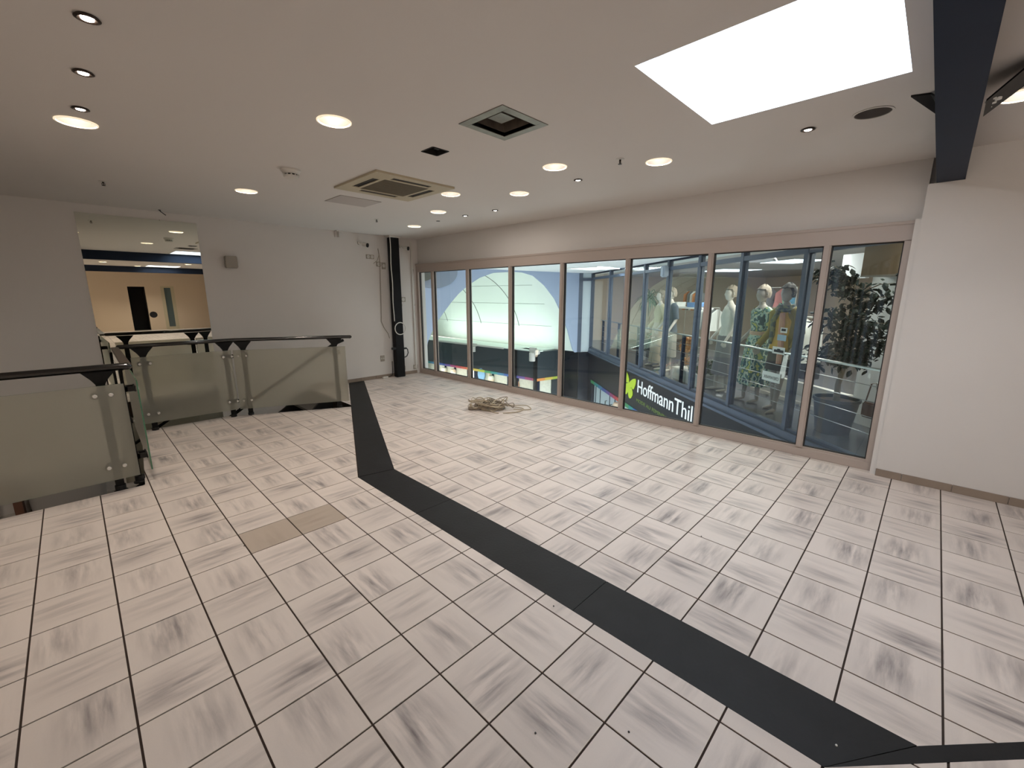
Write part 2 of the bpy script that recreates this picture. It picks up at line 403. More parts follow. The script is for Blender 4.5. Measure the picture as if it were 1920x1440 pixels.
for k, (a, b) in enumerate(((-11.4, -8.6), (-8.2, -5.4), (-5.0, -2.2))):  # unseen windows added to let soft ambient light into the room
    w = sempty('window_%d' % (k+2), (XL-.1, (a+b)/2, .35), 'unseen window added in the left wall for ambient light', 'window')
    mb = MB()
    for q in ((a, a+.06, .35, 2.4), (b-.06, b, .35, 2.4), (a, b, .35, .41), (a, b, 2.34, 2.4), ((a+b)/2-.03, (a+b)/2+.03, .35, 2.4)): mb.box((XL-.14, q[0], q[2]), (XL-.06, q[1], q[3]))
    build(mb, 'window_frame', 'frame', w)
mb = MB()
warmwall = mat('warm_beige_wall_paint', (206, 186, 164), .85, spec=.2)
for a, b, c, d in ((XL, 1.60, 0, H+.1), (2.18, 2.72, 0, H+.1), (3.20, 4.47, 0, H+.1), (1.60, 2.18, 1.90, H+.1), (2.72, 3.20, 1.93, H+.1)): mb.box((a, YB-.15, c), (b, YB, d))
struct(build(mb, 'wall_front', warmwall), 'beige wall behind the viewer with two openings, seen in the mirror', 'wall')
mb = MB(); mb.box((1.6, YB-.9, 0), (2.18, YB-.85, 2.0)); mb.box((1.55, YB-.9, 0), (1.6, YB-.15, 2)); mb.box((2.18, YB-.9, 0), (2.23, YB-.15, 2))
mb.box((1.55, YB-.9, 1.9), (2.23, YB-.15, 1.95)); mb.box((1.55, YB-.9, -.05), (2.23, YB-.0, 0))
struct(build(mb, 'door_1', 'dark'), 'dark open doorway in the beige wall behind the viewer', 'door')
d2 = sempty('door_2', (2.96, YB, 0), 'tall glazed door with pale frame in the beige wall behind', 'door')
mb = MB()
for a, b, c, d in ((2.72, 2.84, 0, 1.93), (3.08, 3.20, 0, 1.93), (2.84, 3.08, 1.86, 1.93), (2.84, 3.08, 0, .12)): mb.box((a, YB-.12, c), (b, YB+.01, d))
build(mb, 'door_frame', 'cream', d2); mb = MB(); mb.box((2.84, YB-.08, .12), (3.08, YB-.06, 1.86)); build(mb, 'pane', mat('blue_grey_door_glass', (84, 98, 100), .15), d2)
# ceiling with openings (even-odd filled curve)
def curve_sheet(name, outer, holes, z, thick, m, label, cat):
    cu = bpy.data.curves.new(name, 'CURVE'); cu.dimensions = '2D'; cu.fill_mode = 'BOTH'; cu.extrude = thick/2
    for P in [outer]+holes:
        sp = cu.splines.new('POLY'); sp.points.add(len(P)-1); sp.use_cyclic_u = True
        for k, (x, y) in enumerate(P): sp.points[k].co = (x, y, 0, 1)
    t = bpy.data.objects.new('tmp', cu); COL.objects.link(t); bpy.context.view_layer.update()
    me = bpy.data.meshes.new_from_object(t.evaluated_get(bpy.context.evaluated_depsgraph_get())); bpy.data.objects.remove(t)
    me.materials.clear(); me.materials.append(M[m] if isinstance(m, str) else m)
    me.name = name; o = bpy.data.objects.new(name, me); COL.objects.link(o); o.location = (0, 0, z+thick/2); return struct(o, label, cat)
def rect(x0, x1, y0, y1): return [(x0, y0), (x1, y0), (x1, y1), (x0, y1)]
def circ(x, y, r, n=28): return [(x+r*math.cos(2*PI*k/n), y+r*math.sin(2*PI*k/n)) for k in range(n)]
SKY = (1.755, 2.725, -1.31, -.385); SKY2 = (1.95, 2.9, -8.4, -7.45); ACR = (1.80, 2.52, 2.08, 2.80); VENT = (1.665, 1.955, .405, .685); HOLE = (1.745, 1.885, 1.205, 1.35); DEAD = (3.20, -1.125)
ceil = curve_sheet('ceiling', rect(XL, 4.62, YB, YF), [rect(*SKY), rect(*SKY2), rect(*VENT), rect(*HOLE), rect(*ACR), circ(*DEAD, .088)] +
                   [circ(x, y, .098) for x, y in BIG]+[circ(x, y, .036) for x, y in SPOT], H, .02, 'ceil', 'white painted ceiling with recessed lamps and a roof light', 'ceiling')
mb = MB(); mb.box((XL, YB, H+.34), (4.8, YF, H+.36)); struct(build(mb, 'trim_1', 'dark'), 'dark void deck above the suspended ceiling', 'ceiling void')
# skirting tiles (each a piece of the baseboard)
bb = sempty('baseboard_back', (2.4, YF, 0), 'brown tile skirting along the back wall', 'skirting')
y0 = YF-.012; x = 2.38
while x < 4.46:
    x1 = min(x+.3, 4.50); mb = MB(); mb.box((x+.0015, y0, 0), (x1-.0015, YF, .062)); build(mb, 'skirting_tile', 'skirt', bb, bevel=.0015); x = x1
bb = sempty('baseboard_right', (XR, -1.4, 0), 'brown tile skirting along the right wall', 'skirting')
y = -1.376
for k in range(32):
    yn = y-(.17 if k == 0 else .3)
    if k and k < 8 or k == 0: mb = MB(); mb.box((XR-.012, yn+.0015, 0), (XR, y-.0015, .062)); build(mb, 'skirting_tile', 'skirt', bb, bevel=.0015)
    y = yn
    if k == 8: mb = MB(); mb.box((XR-.012, YB, 0), (XR, y+.3, .062)); o = build(mb, 'skirting_run', 'skirt', bb); break
# ------------------------------------------------------------------ stair well, stairs
mb = MB()
mb.box((XL, 2.91, ZL), (-.03, 2.95, -.30)); mb.box((XL, YF-.01, ZL), (2.4, YF, -.95)); mb.box((2.36, 4.1, ZL), (2.40, YF, -.004))
mb.box((XL, 2.905, -.30), (-.03, 2.915, -.006))
mb.prism([(-.04, 2.92), (2.35, 2.92), (2.35, 4.10), (1.195, 4.67), (.965, 4.78), (.115, 4.78)], ZL, -.30)
struct(build(mb, 'wall_stairwell', mat('stairwell_grey_paint', (196, 190, 182), .8)), 'grey painted wall of the stair well', 'wall')
mb = MB(); mb.box((XL, 2.9, ZL-.1), (2.4, YF, ZL)); struct(build(mb, 'floor_lower', 'grout'), 'floor of the storey below the stair well', 'floor')
st = thing('staircase', (2.36, 5.3, -1.2), 'dark staircase descending from the floor along the mirror wall', 'staircase')
for k in range(12):
    zt = -.17*(k+1); xx = 2.34-.27*k
    mb = MB(); mb.box((xx-.29, 4.92, zt-.035), (xx, 5.74, zt)); build(mb, 'tread', mat('stair_tread_stone', (92, 86, 80), .5) if k == 0 else bpy.data.materials['stair_tread_stone'], st)
for yy in (4.86, 5.72):
    mb = MB(); mb.v = []; P = [(2.36, -.005), (2.36, -.30), (-1.0, -2.42), (-1.0, -2.10), (1.95, -.24), (2.16, -.045)]
    n = len(P); V = [(a, yy, b) for a, b in P]+[(a, yy+.04, b) for a, b in P]
    mb.add(V, [tuple(range(n)), tuple(reversed(range(n, 2*n)))]+[(i, (i+1) % n, n+(i+1) % n, n+i) for i in range(n)]); build(mb, 'stringer', 'blackm', st)
mb = MB(); mb.tube([(2.62, 4.90, .86), (2.45, 4.90, .80), (1.35, 4.90, .17), (-.4, 4.90, -.95)], .022, 10); build(mb, 'handrail', 'black', st, smooth=True)
mb = MB(); mb.box((-1.30, 5.52, -1.4), (-1.18, 5.70, -.60)); mb.box((-1.30, 5.52, -.62), (-.95, 5.70, -.55)); mb.box((-1.02, 5.52, -1.4), (-.95, 5.70, -.6))
tag(build(mb, 'wooden_shelf', mat('brown_wood', (96, 60, 42), .5), bevel=.004), 'brown wooden shelf down in the stair well under the nearest railing', 'shelf')
mb = MB(); mb.loft([(-.58, 5.58, -1.2, .30, .12), (-.58, 5.58, -.70, .33, .13), (-.58, 5.58, -.55, .22, .08)], 20, fold=.1)
tag(build(mb, 'cloth', mat('grey_cloth', (150, 146, 142), .9), smooth=True), 'pale grey cloth bundle beside the brown shelf in the stair well', 'cloth')
# ------------------------------------------------------------------ railing around the well
def post(parent, x, y, nx, ny, z0=-.03):
    """flat black post with a flared head; (nx,ny) points to the glass side"""
    tx, ty = -ny, nx; o = MB()
    prof = [(-.027, z0), (.027, z0), (.027, .86), (.05, .90), (.10, .962), (-.10, .962), (-.05, .90), (-.027, .86)]
    V = [(x+tx*a-nx*.011, y+ty*a-ny*.011, z) for a, z in prof]+[(x+tx*a+nx*.011, y+ty*a+ny*.011, z) for a, z in prof]; n = len(prof)
    o.add(V, [tuple(range(n)), tuple(reversed(range(n, 2*n)))]+[(i, (i+1) % n, n+(i+1) % n, n+i) for i in range(n)])
    p = build(o, 'post', 'black', parent, bevel=.003)
    f = MB(); f.lathe([(.045, 0), (.045, .012), (.034, .02), (.034, .06), (.0, .06)], (x, y, z0), 16, cap0=True); build(f, 'foot', 'blackm', p, smooth=True)
    return p
def clampset(parent, x, y, nx, ny, gd, dx=.045):
    tx, ty = -ny, nx
    for z in (.785, .21):
        c = MB()
        def fn(a, b, c_): return (x+tx*a+nx*b, y+ty*a+ny*b, c_)
        c.box((-dx-.012, .008, z-.019), (dx+.012, .022, z+.019), fn=fn)
        c.box((-dx-.012, .008, z-.019), (-dx+.012, gd-.004, z+.019), fn=fn); c.box((dx-.012, .008, z-.019), (dx+.012, gd-.004, z+.019), fn=fn)
        c.box((-dx-.02, gd-.012, z-.022), (dx+.02, gd-.003, z+.022), fn=fn)
        k = build(c, 'clamp', 'blackm', parent)
        for a in (-dx, dx):
            q = Vector(fn(a, gd-.002, z)); nn = Vector((nx, ny, 0)); c = MB(); c.tube([q, q+nn*.016, q+nn*.020], [.0145, .0145, .011], 14); build(c, 'bolt', 'boltm', k, smooth=True)
def panel(parent, p, q, nx, ny, z0=.105, z1=.862, th=.010):
    a = MB(); off = Vector((nx, ny, 0))*th; P, Q = Vector((*p, 0)), Vector((*q, 0))
    V = [P+Vector((0, 0, z0)), Q+Vector((0, 0, z0)), Q+Vector((0, 0, z1)), P+Vector((0, 0, z1))]; V += [v+off for v in V]
    a.add(V, [(0, 1, 2, 3), (7, 6, 5, 4)], 0); a.add(V, [(0, 4, 5, 1), (1, 5, 6, 2), (2, 6, 7, 3), (3, 7, 4, 0)], 1)
    return build(a, 'glass_panel', ['frost', 'gedge'], parent)
def rail(parent, pts, r=.026):
    a = MB(); P = [Vector(p) for p in pts]; d0, d1 = (P[0]-P[1]).normalized(), (P[-1]-P[-2]).normalized()
    a.tube([P[0]+d0*r*.9, P[0]+d0*r*.5]+P+[P[-1]+d1*r*.5, P[-1]+d1*r*.9], [r*.35, r*.85]+[r]*len(P)+[r*.85, r*.35], 16)
    return build(a, 'handrail', 'rail', parent, smooth=True)
GD = .075
ra = thing('glass_railing', (-.9, 2.97, 0), 'nearest railing, frosted glass with round bolts, running out of the left edge', 'railing', 'frosted glass railings round the stair well')
rail(ra, [(-2.6, 2.97, .985), (-1.2, 2.97, .985), (-.06, 2.97, .985), (.0, 2.955, .985)], .027)
for x in (-.175, -1.45): post(ra, x, 2.972, 0, -1); clampset(ra, x, 2.972, 0, -1, .082)
panel(ra, (-1.52, 2.89), (-.048, 2.89), 0, -1); panel(ra, (-2.6, 2.89), (-1.54, 2.89), 0, -1)
rb = thing('glass_railing', (-.03, 3.8, 0), 'railing seen edge-on going back towards the mirror, green glass edge', 'railing', 'frosted glass railings round the stair well')
a = MB(); a.box((-.035, 2.99, .968), (.030, 4.66, .990), fn=lambda x, y, z: (x+.012*(y-2.99), y, z)); build(a, 'handrail', mat('flat_brown_rail', (70, 58, 50), .35), rb, bevel=.006)  # flat brown bar, unlike the round black rails
for y in (3.10, 4.5): post(rb, -.045+.012*(y-3), y, 1, 0); clampset(rb, -.045+.012*(y-3), y, 1, 0, .075)
panel(rb, (.030, 2.95), (.062, 4.60), 1, 0)
rc = thing('glass_railing', (.63, 4.72, 0), 'middle frosted glass railing right in front of the mirror', 'railing', 'frosted glass railings round the stair well')
rail(rc, [(.05, 4.70, .985), (.6, 4.70, .985), (1.09, 4.70, .985)], .022)
for x in (.24, 1.03): post(rc, x, 4.735, 0, -1)
clampset(rc, 1.03, 4.735, 0, -1, GD); clampset(rc, .24, 4.735, 0, -1, GD)
panel(rc, (.13, 4.665), (1.075, 4.665), 0, -1)
rd = thing('glass_railing', (1.7, 4.4, 0), 'slanted frosted glass railing ending beside the black floor band', 'railing', 'frosted glass railings round the stair well')
dx, dy = 2.24-1.17, 4.20-4.70; Ld = math.hypot(dx, dy); nx, ny = dy/Ld, -dx/Ld       # towards the room
rail(rd, [(1.09, 4.70, .985), (1.16, 4.675, .985), (1.7, 4.415, .985), (2.26, 4.145, .985), (2.35, 4.075, .985)], .022)
for t in (.04, .955):
    x, y = 1.17+dx*t, 4.70+dy*t; post(rd, x, y, nx, ny); clampset(rd, x, y, nx, ny, GD)
P, Q = Vector((1.125, 4.715))+Vector((nx, ny))*(GD+.002), Vector((2.31, 4.16))+Vector((nx, ny))*(GD+.002)
panel(rd, (P.x, P.y), (Q.x, Q.y), nx, ny)
# ------------------------------------------------------------------ mirror
mr = thing('wall_mirror', (.53, YF-.02, -.9), 'tall frameless mirror on the back wall above the stairs', 'mirror')
mb = MB(); mb.box((-.062, YF-.012, -.9), (1.105, YF, 2.483)); build(mb, 'mirror_glass', 'mirror', mr)
mb = MB(); mb.tube([(.53, YF-.012, 1.29), (.53, YF-.014, 1.29)], .050, 28); mb.xf(Matrix.Identity(4))
def mirror_spot():
    d = Vector((288, 590, 0)); v = _f+_r2*((288-960)/FPX)+_u2*((720-590)/FPX); t = (YF-.0125-CAM.y)/v.y; return CAM+v*t
c = mirror_spot(); mb = MB(); mb.tube([(c.x, YF-.012, c.z), (c.x, YF-.0145, c.z)], .040, 28)
build(mb, 'sticker', 'blackm', mr)['label'] = 'round black sticker on the mirror'
# ------------------------------------------------------------------ long shop window
w = sempty('window_1', (4.58, 2.2, 0), 'long interior shop window with beige frame and eight panes', 'window')
FX, GX = 4.545, 4.595
mb = MB(); mb.box((FX, -1.338, 1.972), (4.64, YF, 2.105)); mb.box((FX-.008, -1.338, 2.098), (4.64, YF, 2.125)); build(mb, 'head_rail', 'frame', w, bevel=.003)
mb = MB(); mb.box((FX, -1.338, 0), (4.64, YF, .075)); mb.box((FX+.02, -1.338, .07), (4.64, YF, .092)); build(mb, 'sill_rail', 'frame', w, bevel=.003)
MY = [5.25, 4.235, 3.21, 2.205, 1.20, .225, -.78]
for a, b in ((5.70, YF), (-1.338, -1.293)): mb = MB(); mb.box((FX, a, .075), (4.64, b, 1.975)); build(mb, 'jamb', 'frame', w, bevel=.003)
for y in MY:
    mb = MB(); mb.box((FX+.006, y-.030, .085), (4.635, y+.024, 1.975)); mb.box((FX-.002, y-.020, .085), (FX+.008, y+.020, 1.975)); build(mb, 'mullion', 'frame', w, bevel=.002)
E_ = [5.70]+MY+[-1.293]
for k in range(8):
    a, b = E_[k+1]+(.026 if k < 7 else 0), E_[k]-(.030 if k else 0)
    mb = MB(); mb.box((GX, a, .09), (GX+.008, b, 1.972)); p = build(mb, 'glass_pane', 'glass', w)
    mb = MB(); q = .009
    mb.box((GX-.012, a, .09), (GX+.02, a+q, 1.972)); mb.box((GX-.012, b-q, .09), (GX+.02, b, 1.972)); mb.box((GX-.012, a, .09), (GX+.02, b, .09+q)); mb.box((GX-.012, a, 1.972-q), (GX+.02, b, 1.972))
    build(mb, 'gasket', 'gasket', p)
mb = MB(); mb.box((4.44, YF-.022, .09), (4.475, YF, 2.52)); tag(build(mb, 'cable_duct', 'plast', bevel=.004), 'slim white cable duct rising in the corner by the window', 'cable duct')
# ------------------------------------------------------------------ roof light, ceiling fittings
def roof_light(name, R, label, kind=None):
    x0, x1, y0, y1 = R; t = thing(name, ((x0+x1)/2, (y0+y1)/2, H), label, 'skylight')
    mb = MB()
    for a in ((x0-.02, x0, y0-.02, y1+.02), (x1, x1+.02, y0-.02, y1+.02), (x0, x1, y0-.02, y0), (x0, x1, y1, y1+.02)): mb.box((a[0], a[2], H+.021), (a[1], a[3], H+.16))
    build(mb, 'shaft', 'shaft', t)
    mb = MB(); mb.box((x0, y0, H+.15), (x1, y1, H+.16)); build(mb, 'diffuser', 'diffuser', t); return t
roof_light('roof_light', SKY, 'large square roof light beside the dark steel beam')
roof_light('roof_light', SKY2, 'far square roof light behind the viewer, seen in the mirror')
def bowl(x, y, label=None):
    t = thing('downlight', (x, y, H), label, 'ceiling light', 'large round recessed downlights')
    mb = MB(); mb.lathe([(.101, -.001), (.101, -.005), (.092, -.007), (.090, -.001)], (x, y, H), 32); build(mb, 'trim_ring', 'rimglow', t, smooth=True)
    mb = MB(); mb.lathe([(.091, -.002), (.089, .03), (.077, .09), (.060, .128), (.0, .130)], (x, y, H), 32); build(mb, 'reflector', 'reflector', t, smooth=True)
    mb = MB(); mb.lathe([(.050, .129), (.048, .120), (.0, .118)], (x, y, H), 20); build(mb, 'inner_glass', 'rimglow', t, smooth=True)
    return t
BL_LAB = ['large lit downlight farthest left, below the row of three spots', 'large lit downlight left of the square metal vent, nearest one',
 'large lit downlight above the corner of the mirror, left of the smoke detector', 'large lit downlight left of the small spot near the window middle',
 'large lit downlight nearest the roof light, above the window', 'large lit downlight between the air conditioner and the window wall',
 'large lit downlight touching the corner of the air conditioner', 'large lit downlight just right of the far air conditioner corner, second farthest',
 'farthest large lit downlight, over the black column corner', 'large lit downlight at the right picture edge behind the beam brace',
 'downlight beyond the first beam on the left, seen in mirror', 'downlight beyond the second beam, seen in mirror', 'downlight beyond the first beam on the right, seen in mirror']
t0 = bowl(*BIG[0], BL_LAB[0])
for k, (x, y) in enumerate(BIG[1:], 1):
    dup(t0, (x, y, H), BL_LAB[k] if k < len(BL_LAB) else ['downlight above the viewer on the left', 'downlight above the viewer on the right', 'downlight by the left wall over the floor', 'downlight by the left wall behind the viewer', 'downlight over the stair well by the left wall', 'downlight near the dark doorway behind the viewer', 'downlight near the glazed door behind the viewer'][k-len(BL_LAB)])
# lamp inner glass must not hide the lamp: the disk lamp sits below it
def spot(x, y, label):
    t = thing('spotlight', (x, y, H), label, 'spotlight', 'small dark-rimmed recessed spots')
    mb = MB(); mb.lathe([(.037, .02), (.036, 0), (.041, -.006), (.031, -.010), (.021, .004), (.021, .02)], (x, y, H), 28); build(mb, 'bezel', mat('bronze_bezel', (58, 46, 38), .35, metal=.7) if not bpy.data.materials.get('bronze_bezel') else bpy.data.materials['bronze_bezel'], t, smooth=True)
    mb = MB(); mb.lathe([(.021, .002), (.020, -.008), (.0, -.012)], (x, y, H), 18); build(mb, 'bulb', 'bulb', t, smooth=True)
    return t
t0 = spot(*SPOT[0], 'small bright spot at the top left, nearest of a row of three')
for k, l in enumerate(['small bright spot, middle of the row of three on the left', 'small bright spot beside the farthest left large downlight', 'small bright spot between the roof light and the window wall', 'small bright spot above the middle of the window', 'small bright spot above the window, right one of the far pair', 'small bright spot near the far corner, left one of the far pair'], 1): dup(t0, (*SPOT[k], H), l)
t = thing('unlit_downlight', (*DEAD, H), 'dark unlit round downlight between roof light and beam', 'ceiling light')
mb = MB(); mb.lathe([(.098, -.001), (.098, -.004), (.087, -.005), (.087, -.001)], (*DEAD, H), 32); build(mb, 'trim_ring', 'plast', t, smooth=True)
mb = MB(); mb.lathe([(.0875, -.002), (.085, .05), (.06, .11), (.0, .12)], (*DEAD, H), 32); build(mb, 'reflector', 'lampoff', t, smooth=True)
mb = MB(); mb.tube([(DEAD[0]-.03, DEAD[1]-.01, H+.06), (DEAD[0]+.035, DEAD[1]-.01, H+.06)], .012, 10); build(mb, 'lamp_tube', 'plast', t, smooth=True)
mb = MB(); mb.lathe([(.028, .012), (.028, -.002), (.024, -.003), (.0, .004)], (3.637, 3.73+.02, H-.001), 18)
tag(build(mb, 'ceiling_socket', 'dark', smooth=True), 'small dark round socket by the farthest downlights', 'ceiling socket')
# square metal vent
t = thing('ceiling_vent', (1.81, .54, H), 'square metal air vent without grille in the ceiling', 'air vent')
mb = MB(); X0, X1, Y0, Y1 = 1.607, 2.01, .348, .74; x0, x1, y0, y1 = VENT
for a in ((X0, x0, Y0, Y1), (x1, X1, Y0, Y1), (x0, x1, Y0, y0), (x0, x1, y1, Y1)): mb.box((a[0], a[2], H-.005), (a[1], a[3], H))
build(mb, 'flange', 'alu', t, bevel=.001)
mb = MB()
for a in ((x0-.01, x0, y0, y1), (x1, x1+.01, y0, y1), (x0, x1, y0-.01, y0), (x0, x1, y1, y1+.01)): mb.box((a[0], a[2], H), (a[1], a[3], H+.20))
mb.box((x0, y0, H+.12), (x1, y1, H+.13)); build(mb, 'box', mat('dusty_vent_box', (112, 102, 92), .6, metal=.3, var=.3, vscale=12), t)
mb = MB(); mb.box((1.745, .50, H+.035), (1.865, .62, H+.043)); mb.tube([(1.805, .56, H+.12), (1.805, .56, H+.04)], .01, 8); build(mb, 'baffle_plate', 'alu', t)
t = thing('ceiling_hatch', (1.815, 1.28, H), 'small dark rectangular opening between vent and air conditioner', 'ceiling opening')
mb = MB(); x0, x1, y0, y1 = HOLE
for a in ((x0-.006, x0+.004, y0, y1), (x1-.004, x1+.006, y0, y1), (x0, x1, y0-.006, y0+.004), (x0, x1, y1-.004, y1+.006)): mb.box((a[0], a[2], H-.003), (a[1], a[3], H+.06))
build(mb, 'rim', 'dark', t); mb = MB(); mb.box((x0, y0, H+.05), (x1, y1, H+.055)); mb.box((x0+.02, y0-.004, H-.006), (x0+.06, y0+.02, H-.003)); build(mb, 'backing', 'dark', t)
# air conditioner cassette
AX0, AX1, AY0, AY1, AZ = 1.74, 2.58, 2.02, 2.86, H-.018
t = thing('air_conditioner', ((AX0+AX1)/2, (AY0+AY1)/2, H), 'square cream ceiling cassette air conditioner with four slots', 'air conditioner')
sx0, sx1, sy0, sy1 = AX0+.115, AX1-.115, AY0+.115, AY1-.115   # slot centre lines
def ring(mb, xs, ys, z0, z1):
    for a in ((xs[0], xs[1], ys[0], ys[3]), (xs[2], xs[3], ys[0], ys[3]), (xs[1], xs[2], ys[0], ys[1]), (xs[1], xs[2], ys[2], ys[3])): mb.box((a[0], a[2], z0), (a[1], a[3], z1))
mb = MB(); hw = .033
ring(mb, (AX0, sx0-hw, sx1+hw, AX1), (AY0, sy0-hw, sy1+hw, AY1), AZ, H)
ring(mb, (sx0+hw, sx0+hw+.030, sx1-hw-.030, sx1-hw), (sy0+hw, sy0+hw+.030, sy1-hw-.030, sy1-hw), AZ, H)
for cx in (sx0, sx1):
    for (ya, yb) in ((sy0-hw, sy0+.10), (sy1-.10, sy1+hw)): mb.box((cx-hw, ya, AZ), (cx+hw, yb, H))
for cy in (sy0, sy1):
    for (xa, xb) in ((sx0+hw, sx0+.10), (sx1-.10, sx1-hw)): mb.box((xa, cy-hw, AZ), (xb, cy+hw, H))
build(mb, 'housing', 'cream', t)
for (a, b, c, d, rx) in ((sx0-hw, sx0+hw, sy0+.10, sy1-.10, 0), (sx1-hw, sx1+hw, sy0+.10, sy1-.10, 0), (sx0+.10, sx1-.10, sy0-hw, sy0+hw, 1), (sx0+.10, sx1-.10, sy1-hw, sy1+hw, 1)):
    mb = MB(); mb.box((a, c, AZ+.006), (b, d, AZ+.010)); f = build(mb, 'air_slot', 'dark', t)
    mb = MB()
    if rx: mb.box((a, (c+d)/2-.012, AZ+.003), (b, (c+d)/2-.004, AZ+.005))
    else: mb.box(((a+b)/2-.012, c, AZ+.003), ((a+b)/2-.004, d, AZ+.005))
    build(mb, 'flap', mat('dark_flap', (70, 62, 54), .5) if not bpy.data.materials.get('dark_flap') else bpy.data.materials['dark_flap'], f)
gx0, gx1, gy0, gy1 = sx0+hw+.030, sx1-hw-.030, sy0+hw+.030, sy1-hw-.030
mb = MB(); mb.box((gx0, gy0, AZ+.008), (gx1, gy1, AZ+.012)); gr = build(mb, 'grille', mat('grille_back', (84, 76, 66), .7), t)
mb = MB(); k = gx0+.006
while k < gx1: mb.box((k, gy0, AZ+.002), (k+.004, gy1, AZ+.008)); k += .0125
k = gy0+.06
while k < gy1: mb.box((gx0, k, AZ+.002), (gx1, k+.004, AZ+.0085)); k += .085
o = build(mb, 'louvres', mat('grille_louvre', (132, 122, 104), .5), gr); o['kind'] = 'stuff'
mb = MB(); mb.box((1.94, 3.16, H-.006), (2.42, 3.57, H)); tag(build(mb, 'access_panel', mat('grey_panel_paint', (186, 178, 172), .8), bevel=.002), 'flat pale grey access panel in the ceiling beyond the air conditioner', 'access panel')
# smoke detector
SX, SY = 1.234, 2.551
t = thing('smoke_detector', (SX, SY, H), 'white round smoke detector left of the air conditioner', 'smoke detector')
mb = MB(); mb.lathe([(.078, 0), (.078, -.014), (.070, -.022), (.066, -.034)], (SX, SY, H), 28, cap0=True); build(mb, 'base', 'plast', t, smooth=True)
mb = MB(); mb.lathe([(.048, -.030), (.048, -.052)], (SX, SY, H), 28); build(mb, 'vent_band', 'dark', t)
mb = MB(); mb.lathe([(.062, -.050), (.058, -.066), (.036, -.076), (0, -.078)], (SX, SY, H), 28); mb.lathe([(.066, -.032), (.064, -.038), (.048, -.038)], (SX, SY, H), 28)
for k in range(10):
    w_ = 2*PI*k/10; x, y = SX+.052*math.cos(w_), SY+.052*math.sin(w_); mb.box((x-.005, y-.005, H-.052), (x+.005, y+.005, H-.036))
build(mb, 'cap', 'plast', t, smooth=True)
# sprinklers
def sprinkler(x, y, label, src=None):
    if src: return dup(src, (x, y, H), label)
    t = thing('sprinkler', (x, y, H), label, 'sprinkler', 'pendent sprinkler heads')
    mb = MB(); mb.lathe([(.032, 0), (.030, -.004), (.012, -.006), (.0, -.006)], (x, y, H), 20, cap0=True); build(mb, 'rose', 'plast', t, smooth=True)
    mb = MB(); mb.lathe([(.008, 0), (.008, -.016), (.006, -.018)], (x, y, H), 12)
    mb.tube([(x-.008, y, H-.016), (x-.013, y, H-.026), (x, y, H-.035)], .0025, 6); mb.tube([(x+.008, y, H-.016), (x+.013, y, H-.026), (x, y, H-.035)], .0025, 6); mb.tube([(x, y, H-.018), (x, y, H-.034)], .003, 6)
    mb.lathe([(0, -.034), (.015, -.036), (.015, -.039), (0, -.039)], (x, y, H), 16); build(mb, 'head', mat('dark_brass', (60, 54, 48), .4, metal=.8), t, smooth=True); return t
sp = sprinkler(.136, 4.23, 'sprinkler head above the mirror, farthest left')
sprinkler(2.935, .385, 'sprinkler head between two large downlights above the window', sp); sprinkler(2.947, 4.254, 'sprinkler head in front of the far corner', sp); sprinkler(.3, 1.3-3, 'sprinkler head above the viewer', sp)
for k, (x, y, ex, ey) in enumerate([(.711, 5.60, .04, .09)]):
    mb = MB(); mb.tube([(x, y, H), (x+.01, y, H-.02), (x+ex, y-.10, H-.07)], .006, 6); mb.lathe([(.014, 0), (.012, -.006), (0, -.006)], (x, y, H), 12)
    tag(build(mb, 'cable_stub', 'blackm'), 'short black cable end hanging from the ceiling by the mirror', 'cable')
mb = MB(); mb.box((3.0, YF-.10, H-.012), (3.10, YF, H)); mb.box((3.04, YF-.09, H-.10), (3.055, YF, H-.01)); mb.box((3.0, YF-.012, H-.10), (3.10, YF, H-.01))
tag(build(mb, 'wall_bracket', 'wall', bevel=.002), 'white painted bracket in the angle of back wall and ceiling', 'bracket')
